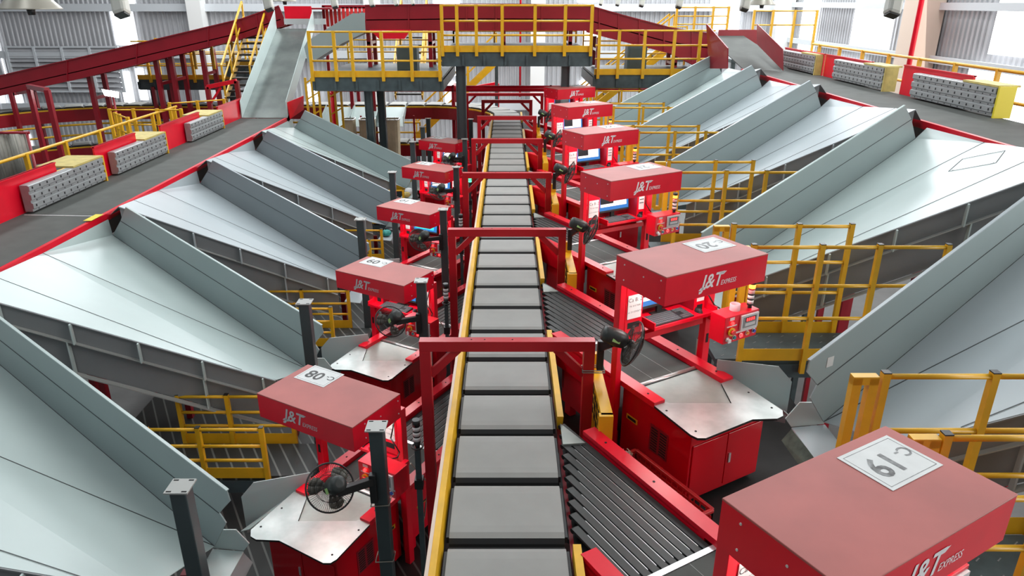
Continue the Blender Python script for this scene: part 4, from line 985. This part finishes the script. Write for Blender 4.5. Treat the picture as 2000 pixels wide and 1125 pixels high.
# platforms
def platform(name, x0, x1, y0, y1, z, ztop, posts_px, label, group, cols=()):
    r = thing(name, ((x0 + x1) / 2, y0, z), label, 'platform', group)
    m = MB(); m.box(x0, x1, y0, y1, z - 0.06, z, 'deck_steel'); m.build('deck_plate', r)
    m = MB(); m.box(x0, x1, y0, y0 + 0.1, z - 0.36, z - 0.06, 'deck_steel'); m.box(x0, x1, y1 - 0.1, y1, z - 0.36, z - 0.06, 'deck_steel')
    n = int((x1 - x0) / 0.55)
    for i in range(n + 1): x = x0 + (x1 - x0) * i / n; m.box(x - 0.03, x + 0.03, y0 - 0.04, y1, z - 0.34, z - 0.08, 'deck_steel')
    m.build('deck_beams', r)
    m = MB(); m.box(x0, x1, y0 - 0.03, y0 - 0.01, z, z + 0.16, 'yellow'); m.build('toe_board', r)
    for px in posts_px:
        x = (px - VPX) * (y0 * CT + (8 - z) * ST) / F_PX; m = MB(); m.box(x - 0.04, x + 0.04, y0 - 0.10, y0 - 0.02, z - 0.1, ztop, 'yellow'); m.build('rail_post', r)
    hh = ztop - z
    for f in (0.98, 0.66, 0.36):
        m = MB(); m.tube((x0, y0 - 0.06, z + hh * f), (x1, y0 - 0.06, z + hh * f), 0.025, 'yellow', 8); m.build('hand_rail', r)
    m = MB()
    for f in (0.98, 0.62, 0.3): m.tube((x0, y1, z + hh * f), (x1, y1, z + hh * f), 0.022, 'yellow', 6)
    nb = max(2, int((x1 - x0) / 1.3))
    for i in range(nb + 1): x = x0 + (x1 - x0) * i / nb; m.box(x - 0.025, x + 0.025, y1 - 0.03, y1 + 0.03, z, ztop, 'yellow')
    m.build('rear_railing', r)
    for (cx_, cy_, w_) in cols:
        m = MB(); m.box(cx_ - w_ / 2, cx_ + w_ / 2, cy_ - 0.02, cy_ + 0.02, 0, z - 0.36, 'post'); m.box(cx_ - w_ / 2, cx_ - w_ / 2 + 0.02, cy_ - 0.1, cy_ + 0.1, 0, z - 0.36, 'post'); m.box(cx_ + w_ / 2 - 0.02, cx_ + w_ / 2, cy_ - 0.1, cy_ + 0.1, 0, z - 0.36, 'post'); m.build('column', r)
    return r
platform('platform', -5.1, -1.70, 19.6, 24.2, 6.15, 7.30, (612, 659, 692, 750, 806, 860), 'dark steel platform with yellow railings left of the middle bridge', 'far steel platforms', cols=((-3.72, 19.8, 0.2), (-3.52, 20.6, 0.2)))
platform('platform', -1.70, 2.2, 19.6, 24.2, 6.78, 7.93, (865, 894, 931, 981, 1044, 1102, 1153), 'raised middle platform bridge with yellow railings across the far end', 'far steel platforms', cols=((-1.22, 19.75, 0.26), (1.55, 19.75, 0.22)))
pz = at(1160, 146, 20.9)
platform('platform', pz.x, at(1388, 146, 20.9).x, 20.9, 24.2, pz.z, at(1160, 58, 20.9).z, (1167, 1205, 1254, 1311, 1360), 'dark steel platform with yellow railings right of the middle bridge', 'far steel platforms')
platform('platform', -13.0, -9.6, 26.2, 28.0, 5.45, 6.75, (296, 340, 382), 'low black platform with yellow railings under the incline conveyor', 'far steel platforms', cols=((-12.6, 26.4, 0.2), (-9.8, 26.4, 0.2)))
platform('platform', -9.6, -7.9, 25.6, 27.6, 5.95, 7.05, (384, 420, 460), 'small black platform with yellow railing beside the far stairs', 'far steel platforms')
# gear boxes on platforms
for x, y, nm in ((-2.75, 20.9, 'left'), (3.75, 21.9, 'right')):
    z = 6.15 if nm == 'left' else pz.z; m = MB(); m.box(x - 0.28, x + 0.28, y - 0.25, y + 0.25, z, z + 0.72, 'deck_steel'); m.box(x - 0.22, x + 0.22, y - 0.262, y - 0.25, z + 0.1, z + 0.66, 'post')
    small_struct('control_cabinet', m, 'dark grey control cabinet standing on the platform %s of the bridge' % nm, 'cabinet')
for x, z0, z1 in ((-4.15, 6.15, 7.2), (-2.3, 6.15, 7.2), (-0.1, 6.78, 7.2), (1.9, 6.78, 7.2), (2.75, 6.13, 7.0), (5.1, 6.13, 6.6)):
    m = MB(); m.box(x - 0.06, x + 0.06, 22.7, 22.82, z0, z1, 'dark_red'); m.box(x - 0.06, x + 0.06, 23.7, 23.82, z0, z1, 'dark_red'); m.box(x - 0.05, x + 0.05, 22.7, 23.8, z1 - 0.4, z1 - 0.32, 'dark_red')
    small_struct('conveyor_stand', m, 'dark red stand carrying the high conveyor, at %s' % {-4.15: 'its left end', -2.3: 'the gap beside the left platform', -0.1: 'the middle of the bridge', 1.9: 'the right end of the bridge', 2.75: 'the top of the slope', 5.1: 'the foot of the slope'}[x], 'conveyor stand', 'dark red conveyor stands')
# stands of the incline conveyor
for px, y0, y1, nm in ((175, 147, 200, 'beneath its middle'), (305, 118, 190, 'beside the low platform'), (334, 110, 150, 'over the low platform'), (395, 98, 155, 'near the stairs')):
    p = at(px, y0, 25.0); m = MB(); m.box(p.x - 0.07, p.x + 0.07, 24.9, 25.04, 0, p.z, 'dark_red'); m.box(p.x - 0.07, p.x + 0.07, 25.8, 25.94, 0, p.z, 'dark_red'); m.box(p.x - 0.05, p.x + 0.05, 25.0, 25.9, p.z - 0.8, p.z - 0.7, 'dark_red')
    small_struct('conveyor_stand', m, 'dark red stand under the long incline conveyor, ' + nm, 'conveyor stand', 'stands of the incline conveyor')
# stairs
def stairs(x, y0, z0, y1, z1, wd, n, label, k='black', rail='yellow', axis='y'):
    r = thing('staircase', (x, y0, z0), label, 'stairs'); f = (lambda a, b, z: (x + a, b, z)) if axis == 'y' else (lambda a, b, z: (b, x + a, z))
    for sx in (-wd / 2, wd / 2):
        m = MB(); m.bar(f(sx, y0, z0), f(sx, y1, z1), 0.04, 0.22, rail, up=(0, 0, 1)); m.build('stringer', r)
        m = MB(); m.bar(f(sx, y0, z0 + 1.0), f(sx, y1, z1 + 1.0), 0.05, 0.05, rail); m.bar(f(sx, y0, z0 + 0.55), f(sx, y1, z1 + 0.55), 0.035, 0.035, rail)
        for g in (0, 0.33, 0.66, 1.0): a = y0 + (y1 - y0) * g; c = z0 + (z1 - z0) * g; m.bar(f(sx, a, c), f(sx, a, c + 1.0), 0.05, 0.05, rail)
        m.build('hand_rail', r)
    for i in range(n):
        g = (i + 0.5) / n; a = y0 + (y1 - y0) * g; c = z0 + (z1 - z0) * g; p = [f(-wd / 2, a - 0.12, c), f(wd / 2, a - 0.12, c), f(wd / 2, a + 0.12, c), f(-wd / 2, a + 0.12, c)]
        m = MB(); m.prism([Vector(q) for q in p], (0, 0, -0.05), k); m.build('tread', r)
    return r
stairs(-8.2, 22.6, 5.2, 25.1, 7.0, 0.85, 11, 'steep black stairs with yellow handrails left of the steel slide')
stairs(-3.3, 24.8, 5.0, 27.5, 7.2, 0.9, 9, 'dark stairs with yellow rails behind the left far platform')
stairs(26.0, 2.6, 4.2, 5.6, 6.6, 0.8, 11, 'dark stairs with yellow rails climbing to the right behind the far hoods', axis='x')
stairs(28.5, -3.6, 3.0, -0.4, 5.9, 0.8, 11, 'dark sloping stairs with yellow rails behind the red pipe', axis='x')
# red pipe
r = thing('red_pipe', (-4.85, 20.0, 3.5), 'red pipe running across the far end and bending down at its left end', 'pipe')
m = MB(); z = 5.60; R = 0.09; py_ = 21.95; m.tube((-4.97, py_, z), (4.56, py_, z), R, 'red', 14)
pts = [(-4.97, py_, z)] + [(-4.97 - 0.24 * math.sin(t), py_, z - 0.24 + 0.24 * math.cos(t)) for t in [i * math.pi / 12 for i in range(1, 7)]] + [(-5.21, py_, 0.0)]
m.path(pts, R, 'red', 14); m.build('pipe_run', r)
m = MB()
for x in (-4.5, -1.6, 1.3): m.tube((x - 0.03, py_, z), (x + 0.03, py_, z), R + 0.015, 'dark_red', 14)
m.build('pipe_clamp', r)
m = MB(); p = at(1016, 120, 30); m.tube((p.x, 30, 4.4), (p.x, 30, 15), 0.04, 'red', 8); small_struct('red_downpipe', m, 'thin red vertical pipe in front of the white back column', 'pipe')
m = MB(); p = at(1716, 20, 24); m.tube((13.0, 24.2, 4.0), (13.0, 24.2, 15), 0.08, 'red', 10); small_struct('red_downpipe', m, 'red vertical pipe beside the cream column on the right', 'pipe')

# discharge chutes and canvas bags under the far stretch of the sorter
for i, px in enumerate((660, 716, 764)):
    a = at(px - 24, 204, 26.1); b = at(px + 22, 232, 25.2); m = MB()
    m.sheet([Vector((a.x, 26.2, 4.5)), Vector((b.x, 26.2, 4.5)), Vector((b.x, 25.3, 3.95)), Vector((a.x, 25.3, 3.95))], 0.01, 'chute', 'chute_dark')
    for x in (a.x, b.x): m.prism([Vector((x, 26.2, 4.6)), Vector((x, 25.3, 4.3)), Vector((x, 25.3, 3.95)), Vector((x, 26.2, 4.4))], (0.01, 0, 0), 'chute')
    small_struct('discharge_chute', m, 'small grey-green discharge chute over the canvas bags, %s of three from the left' % ('first', 'second', 'third')[i], 'chute', 'discharge chutes under the far sorter')
def bag(px, wpx, label):
    c = at(px, 233, 25.0); hw = wpx / 2 * (25 * CT + 1.5) / F_PX; n = 24; m = MB(); rings = []
    for j in range(9):
        f = j / 8; z = c.z - 1.25 * f; ring = []
        for i in range(n):
            t = 2 * math.pi * i / n; q = 1 / max(abs(math.cos(t)), abs(math.sin(t))); q = min(q, 1.25); w_ = 1 + 0.05 * math.sin(5 * t + 2 * f) * f - 0.08 * f
            ring.append((c.x + hw * math.cos(t) * q * 0.88 * w_, 25.1 + 0.30 * math.sin(t) * q * 0.88 * w_, z))
        rings.append(ring)
    for a, b in zip(rings[:-1], rings[1:]):
        for i in range(n): j = (i + 1) % n; m.face([a[i], a[j], b[j], b[i]], 'beige', True)
    m.face(rings[-1], 'beige'); m.face([(x, y, z - 0.1) for x, y, z in rings[0]], 'hole')
    r = thing('canvas_bag', (c.x, 25.1, c.z - 1.25), label, 'bag', 'canvas bags on the rack')
    m.build('bag_body', r); m = MB(); m.path([Vector(p) for p in rings[0]] + [Vector(rings[0][0])], 0.02, 'alu', 6); m.build('hoop', r)
bag(680, 26, 'beige canvas bag under the discharge chutes, leftmost and partly hidden'); bag(716, 34, 'beige canvas bag under the discharge chutes, behind the two dark steel columns'); bag(762, 38, 'beige canvas bag under the discharge chutes, rightmost with a printed patch')
m = MB(); m.box(-7.0, -3.2, 24.95, 25.5, 2.5, 2.6, 'red'); m.box(-7, -3.2, 24.75, 25.5, 2.0, 2.08, 'red')
for x in (-6.9, -5.1, -3.25): m.box(x - 0.03, x + 0.03, 25.45, 25.5, 0, 4.3, 'dark_red')
small_struct('bag_rack', m, 'dark red rack holding the beige canvas bags', 'rack')
# stands of the sorter loop
for i, (x, y) in enumerate(((-1.9, 27.3), (-5.5, 27.35), (-9.0, 27.35), (-12.5, 27.35), (-16.4, 25.6))):
    m = MB(); m.box(x - 0.06, x + 0.06, y - 0.06, y + 0.06, 0, 5.2, 'dark_red'); m.box(x - 0.06, x + 0.06, y - 1.2, y, 5.1, 5.2, 'dark_red'); m.box(x - 0.06, x + 0.06, y - 1.25, y - 1.13, 0, 5.2, 'dark_red')
    small_struct('portal_frame', m, 'dark red frame straddling the far sorter loop, %s from the right' % (['first', 'second', 'third', 'fourth', 'fifth'][i]), 'frame', 'frames over the far sorter loop')
# bright portal over the left loop
for (px0, px1, yt, Dp, nm) in ((56, 92, 169, 21.0, 'left'),):
    a = at(px0, yt, Dp); b = at(px1, yt + 7, Dp - 1.5); m = MB(); m.bar(a, b, 0.12, 0.12, 'dark_red'); m.bar(a, (a.x, a.y, 1.0), 0.12, 0.12, 'dark_red'); m.bar(b, (b.x, b.y, 1.0), 0.12, 0.12, 'dark_red')
    small_struct('portal_frame', m, 'dark red portal frame over the left loop near the left edge', 'frame', 'frames over the far sorter loop')
a = at(405, 170, 22.0); b = at(462, 158, 22.0); m = MB(); m.bar(a, b, 0.12, 0.12, 'red'); m.bar(a, (a.x, a.y, 0), 0.12, 0.12, 'dark_red'); m.bar(b, (b.x, b.y, 0), 0.12, 0.12, 'dark_red'); m.bar((a.x, a.y, a.z - 0.5), (a.x + 0.4, a.y, a.z - 0.02), 0.06, 0.06, 'red')
small_struct('portal_frame', m, 'small red portal frame left of the far stairs', 'frame', 'frames over the far sorter loop')
a = at(905, 175, 30.0); b = at(972, 163, 30.0); m = MB(); m.bar(a, b, 0.12, 0.14, 'red'); m.bar(a, (a.x, a.y, 0), 0.12, 0.12, 'red'); m.bar(b, (b.x, b.y, 0), 0.12, 0.12, 'red')
small_struct('portal_frame', m, 'slanting red frame behind the wide portal at the far curve', 'frame')
# yellow guard rails of the loop
m = MB()
for z in (4.0, 3.65): 
    pp = [Vector((x, 25.9, z)) for x in (-3.1, -8.0, -13.0)] + [Vector((-13.0 - 4.4 * math.sin(t), 21.5 + 4.4 * math.cos(t), z)) for t in (0.3, 0.6, 0.9, 1.2)]
    m.path(pp, 0.035, 'yellow', 6)
for x in (-3.1, -5.5, -8, -10.5, -13.0): m.bar((x, 25.9, 3.6), (x, 25.9, 4.02), 0.05, 0.05, 'yellow')
small_struct('guard_rail', m, 'yellow double guard rail along the red side of the far sorter loop', 'guard rail')
# yellow ladder-like railing by the pipe
for i, (px, D0) in enumerate(((643, 21.5), (600, 21.0))):
    xs = [at(px + d, 200, D0).x for d in (0, 12, 24)]; m = MB()
    for x in xs: m.box(x - 0.03, x + 0.03, D0, D0 + 0.06, 0, 6.0, 'yellow')
    for z in (4.0, 4.5, 5.0, 5.5, 5.95): m.bar((xs[0], D0 + 0.03, z - 0.1), (xs[-1], D0 + 0.03, z + 0.1), 0.04, 0.04, 'yellow')
    small_struct('ladder_guard', m, 'tall yellow barred guard %s' % ('just right of the bend of the red pipe' if i == 0 else 'behind the end of the left upper belt'), 'guard')
# red end board at the end of the left upper belt
m = MB(); m.prism([at(560, 200, 20.5), at(592, 187, 21.4), at(592, 214, 21.4), at(566, 232, 20.5), at(561, 242, 20.5)], (0.02, 0, 0), 'red'); small_struct('end_board', m, 'red board at the inner far corner of the left upper belt', 'side board')
m = MB(); p = at(640, 30, 26); 
for i in range(10): x = at(636, 30, 26).x + i * 0.14; m.box(x, x + 0.1, 26, 26.01 + (i % 2) * 0.02, at(640, 52, 26).z, at(640, 14, 26).z, 'btn_red')
small_struct('strip_curtain', m, 'bright red strip curtain behind the branch chute', 'curtain')

# long rails beside the upper belts
def long_rail(s, x, z, y0, y1, step, label, zb):
    r = thing('railing', (s * x, y0, zb), label, 'railing'); y = y0
    while y <= y1 + 0.01: m = MB(); m.box(s * x - 0.035, s * x + 0.035, y - 0.035, y + 0.035, zb, z + 0.02, 'yellow'); m.build('post', r); y += step
    for zz in (z, z - 0.5): m = MB(); m.tube((s * x, y0, zz), (s * x, y1, zz), 0.03, 'yellow', 8); m.build('rail', r)
    m = MB(); m.box(s * x - 0.5, s * x + 0.5, y0, y1, zb - 0.1, zb, 'deck_steel'); m.build('walkway_deck', r)
    return r
long_rail(-1, 8.75, 5.42, 8.0, 19.4, 1.25, 'long yellow railing beyond the left upper belt', 4.3)
long_rail(1, 8.7, 6.88, 8.0, 21.5, 1.3, 'long yellow railing beyond the right upper belt', 5.8)
# cross railings around the left landing
r = railing('railing', [(-9.55, 17.8), (-9.3, 17.5), (-8.85, 17.0)], 5.5, [5.47, 5.1, 4.75], 4.3, 'yellow railing of the small landing behind the left railing', None, w_=0.07, caps=False)
r = railing('railing', [(-10.0, 18.4), (-9.4, 18.4), (-8.8, 18.4), (-8.2, 18.4)], 5.5, [5.47, 5.1, 4.8], 4.2, 'yellow railing of the rear landing in front of the sorter loop', None, w_=0.07, caps=False)
r = railing('railing', [(-9.2, 20.0), (-8.6, 20.4), (-8.0, 20.8)], 5.45, [5.42, 5.0], 4.4, 'yellow railing climbing toward the black stairs', None, w_=0.07, caps=False)
# landings and rails right far
r = railing('railing', [(7.9, 24.5), (8.5, 24.5), (9.2, 24.5), (9.9, 24.5)], 7.75, [7.72, 7.3], 6.2, 'yellow railing at the head of the right feed ramp', None, w_=0.07, caps=False)
m = MB()
for x in (7.4, 9.9): m.bar((x, 24.5, 0), (x, 24.5, 6.25), 0.12, 0.12, 'deck_steel'); m.bar((x, 26.0, 0), (x, 26.0, 6.25), 0.12, 0.12, 'deck_steel')
m.box(7.3, 10.1, 24.4, 26.1, 6.15, 6.25, 'deck_steel'); small_struct('platform', m, 'plain dark platform behind the right feed ramp', 'platform')
r = railing('railing', [(5.6, 25.3), (6.2, 25.3), (6.8, 25.3), (7.3, 25.3)], 7.85, [7.82, 7.55, 7.3], 6.2, 'yellow railing behind the foot of the descending conveyor', None, w_=0.07, caps=False)
for k, (xx, yy) in enumerate(((5.6, 25.3), (7.3, 25.3))): pass
m = MB(); m.box(5.4, 7.3, 25.2, 26.4, 6.12, 6.2, 'deck_steel'); m.box(5.5, 5.62, 25.3, 25.42, 0, 6.12, 'deck_steel'); small_struct('platform', m, 'narrow platform behind the foot of the descending conveyor', 'platform')

# flood lamp on the left
r = thing('flood_lamp', tuple(at(217, 205, 22.6)), 'glaring white flood lamp on a thin pole above the left loop', 'lamp')
p = at(216, 181, 22.5); m = MB(); m.prism([p + Vector((-0.25, 0, 0.10)), p + Vector((0.25, 0, 0.02)), p + Vector((0.22, 0, -0.16)), p + Vector((-0.20, 0, -0.08))], (0, 0.05, 0), 'flood', 'alu'); m.build('lamp_head', r)
m = MB(); m.tube((p.x, p.y + 0.1, 0.0), (p.x, p.y + 0.1, p.z), 0.035, 'dark_red', 8); m.build('pole', r)
# hanging high-bay lamps
for (px, py, D, rr, nm) in ((60, 18, 7.0, 0.26, 'large in the top left corner'), (556, 3, 13.0, 0.2, 'above the steel slide'), (1488, 10, 12.5, 0.22, 'above the right chutes')):
    p = at(px, py, D); r = thing('pendant_lamp', tuple(p), 'grey cone shaped pendant lamp hanging %s' % nm, 'lamp', 'pendant lamps')
    m = MB(); m.lathe(p, (0, 0, 1), [(rr, 0), (rr * 0.98, 0.01), (rr * 0.45, rr * 0.62), (rr * 0.3, rr * 0.8), (rr * 0.3, rr * 1.3)], 'lampshade', 28); m.build('lamp_shade', r)
    m = MB(); m.tube(p + Vector((0, 0, rr * 1.3)), (p.x, p.y, 15.2), 0.012, 'black', 6); m.build('suspension_cable', r)
    m = MB(); m.tube(p - Vector((0, 0, 0.05)), p + Vector((0, 0, 0.02)), 0.03, 'black', 8, 0.04); m.build('sensor', r)
# security cameras hanging in two rows
def cctv(s, k):
    p = Vector((s * 2.66, 5.30, CAM_Z + 0.09)); side = 'left' if s < 0 else 'right'
    r = thing('security_camera', tuple(p), 'white security camera hanging above the %s row of stations, %s from the camera' % (side, ORD[0]), 'security camera', 'security cameras over the %s row' % side)
    d = Vector((-s * 0.22, -0.42, -0.88)).normalized(); m = MB()
    m.bar(p, p + d * 0.20, 0.10, 0.085, 'camw', up=(0, 1, 0.2)); m.build('housing', r, bevel=0.022)
    m = MB(); q = p + d * 0.185; m.bar(q, q + d * 0.022, 0.078, 0.062, 'black', up=(0, 1, 0.2)); m.build('lens', r)
    m = MB(); e = p + d * 0.05 + Vector((0, 0.07, 0)); m.tube(p + d * 0.05, e, 0.022, 'camw', 10); m.tube(e - Vector((0, 0, 0.03)), (e.x, e.y, e.z + 0.16), 0.028, 'camw', 10); m.lathe((e.x, e.y, e.z + 0.15), (0, 0, 1), [(0.055, 0), (0.055, 0.04)], 'camw', 14); m.tube((e.x, e.y, e.z + 0.18), (e.x, e.y, 15.2), 0.012, 'camw', 6); m.build('ceiling_rod', r)
    return r
for s in (-1, 1):
    c0 = cctv(s, 0); side = 'left' if s < 0 else 'right'
    for k in range(1, 6): repeat(c0, P * 0.96 * k, 'white security camera hanging above the %s row of stations, %s from the camera' % (side, ORD[k]))

# supports of the far stairs and the curtain
m = MB()
for x, y, z in ((-3.6, 28.5, 2.9), (-3.6, 29.2, 2.9), (-0.4, 28.5, 5.8), (-0.4, 29.2, 5.8)): m.box(x - 0.06, x + 0.06, y - 0.06, y + 0.06, 0, z, 'deck_steel')
small_struct('stair_stand', m, 'dark posts under the sloping stairs behind the red pipe', 'stand')
m = MB(); x = at(636, 30, 26).x
for xx in (x - 0.06, x + 1.45): m.box(xx - 0.05, xx + 0.05, 26.0, 26.1, 0, at(640, 12, 26).z, 'dark_red')
m.box(x - 0.1, x + 1.5, 26.0, 26.08, at(640, 14, 26).z - 0.04, at(640, 10, 26).z, 'dark_red')
small_struct('curtain_frame', m, 'dark red frame holding the bright red strip curtain', 'frame')
# pale line across the left upper belt, small marks, inspection hatch
m = MB(); m.bar((-7.4, 10.62, 4.963), (-6.25, 10.55, 4.963), 0.02, 0.003, 'lens_white'); small_struct('belt_line', m, 'thin pale line across the left upper belt', 'mark')
m = MB(); m.hull8([(-6.26, 10.2, 4.99), (-6.14, 10.2, 4.99), (-6.14, 10.55, 4.99), (-6.26, 10.55, 4.99), (-6.26, 10.2, 4.994), (-6.14, 10.2, 4.994), (-6.14, 10.55, 4.994), (-6.26, 10.55, 4.994)], 'lemon'); small_struct('tape_mark', m, 'yellow tape on the red edge strip of the left upper belt', 'tape')

# inspection hatch let into the floor of the C-21 chute, stickers on wall tips
def on_floor(x, y):
    a, b, c = Vector((6.17, 5.9 + P, 6.31)), Vector((2.92, 4.5 + P, 4.95)), Vector((5.92, 3.80 + P, 6.55))
    n = (b - a).cross(c - a); return Vector((x, y, a.z - ((x - a.x) * n.x + (y - a.y) * n.y) / n.z + 0.004))
q = [on_floor(5.45, 8.75), on_floor(5.75, 9.0), on_floor(5.98, 8.6), on_floor(5.70, 8.3)]; m = MB()
for i in range(4): m.bar(q[i], q[(i + 1) % 4], 0.008, 0.003, 'seam')
for p0 in q:
    c = sum(q, Vector()) / 4; t = p0.lerp(c, 0.14); m.tube(t, t + Vector((0, 0, 0.004)), 0.009, 'alu', 8)
small_struct('inspection_hatch', m, 'square inspection hatch outline with bolts in the floor of the C-21 chute', 'hatch')
L = Lf(1); m = MB(); m.lbox(L, -3.1985, -3.197, 4.86, 4.94, 5.22, 5.31, 'paper'); small_struct('sticker', m, 'torn white sticker on the tip of the C-20 chute wall', 'sticker')

# parcels waiting on two end trays of the left chutes
def lump(c, sx, sy, sz, k, rot=0.0):
    m = MB(); n = 12; rings = []
    for j, (f, q) in enumerate(((0, 0.7), (0.25, 1.0), (0.6, 0.98), (0.9, 0.7), (1.0, 0.35))):
        ring = []
        for i in range(n):
            t = 2 * math.pi * i / n; e = 1 / max(abs(math.cos(t)), abs(math.sin(t))) ** 0.7; w_ = q * e * (1 + 0.06 * math.sin(3 * t + j))
            x, y = sx * math.cos(t) * w_, sy * math.sin(t) * w_; ring.append((c[0] + x * math.cos(rot) - y * math.sin(rot), c[1] + x * math.sin(rot) + y * math.cos(rot), c[2] + sz * f))
        rings.append(ring)
    for a, b in zip(rings[:-1], rings[1:]):
        for i in range(n): j = (i + 1) % n; m.face([a[i], a[j], b[j], b[i]], k, True)
    m.face(rings[0], k); m.face(rings[-1], k, True); return m
M['teal_bag'] = mat('teal_plastic_bag', (0.03, 0.30, 0.26), 0.4, noise=0.2, nscale=20)
M['dark_bag'] = mat('dark_plastic_bag', (0.02, 0.02, 0.025), 0.4)
M['white_bag'] = mat('white_plastic_bag', (0.6, 0.62, 0.62), 0.45, noise=0.08, nscale=20)
zt_ = ZT[-1] + 0.075
small_struct('parcel', lump((-2.60, 4.62 + 3 * P, zt_), 0.10, 0.09, 0.12, 'teal_bag', 0.4), 'teal plastic parcel lying on the end tray of the C-11 chute', 'parcel')
small_struct('parcel', lump((-2.58, 4.92 + 3 * P, zt_), 0.08, 0.11, 0.09, 'dark_bag', 0.9), 'black plastic parcel beside the teal one on the C-11 tray', 'parcel')
small_struct('parcel', lump((-2.58, 4.80 + 4 * P, zt_), 0.11, 0.12, 0.16, 'white_bag', 0.2), 'white plastic parcel on the end tray of the C-12 chute', 'parcel')
small_struct('parcel', lump((-2.60, 4.50 + 4 * P, zt_), 0.10, 0.08, 0.13, 'olive_yellow', 0.6), 'yellow taped parcel in front of the white one on the C-12 tray', 'parcel')
# pale cloth hanging at the left edge
m = MB(); a = at(-30, 258, 15.5); b = at(28, 256, 15.0); n = 16; prev = None
for i in range(n + 1):
    f = i / n; x = a.x + (b.x - a.x) * f; y = 15.3 + 0.06 * math.sin(f * 14); c = (Vector((x, y, a.z)), Vector((x + 0.02, y + 0.03, a.z - 1.05 + 0.05 * math.sin(f * 5))))
    if prev: m.face([prev[0], c[0], c[1], prev[1]], 'canvas_pale', True)
    prev = c
M['canvas_pale'] = mat('pale_canvas', (0.42, 0.41, 0.36), 0.9, noise=0.08, nscale=6)
o = small_struct('hanging_cloth', m, 'pale grey cloth hanging beyond the left upper belt at the left edge', 'cloth'); sol = o.modifiers.new('thickness', 'SOLIDIFY'); sol.thickness = 0.01
m = MB(); m.tube((a.x - 0.2, 15.3, a.z + 0.02), (b.x + 0.1, 15.3, a.z + 0.02), 0.03, 'dark_red', 8)
for x in (a.x - 0.1, b.x + 0.05): m.tube((x, 15.3, 0), (x, 15.3, a.z + 0.02), 0.03, 'dark_red', 8)
small_struct('cloth_rack', m, 'thin dark red rack holding the pale cloth', 'rack')
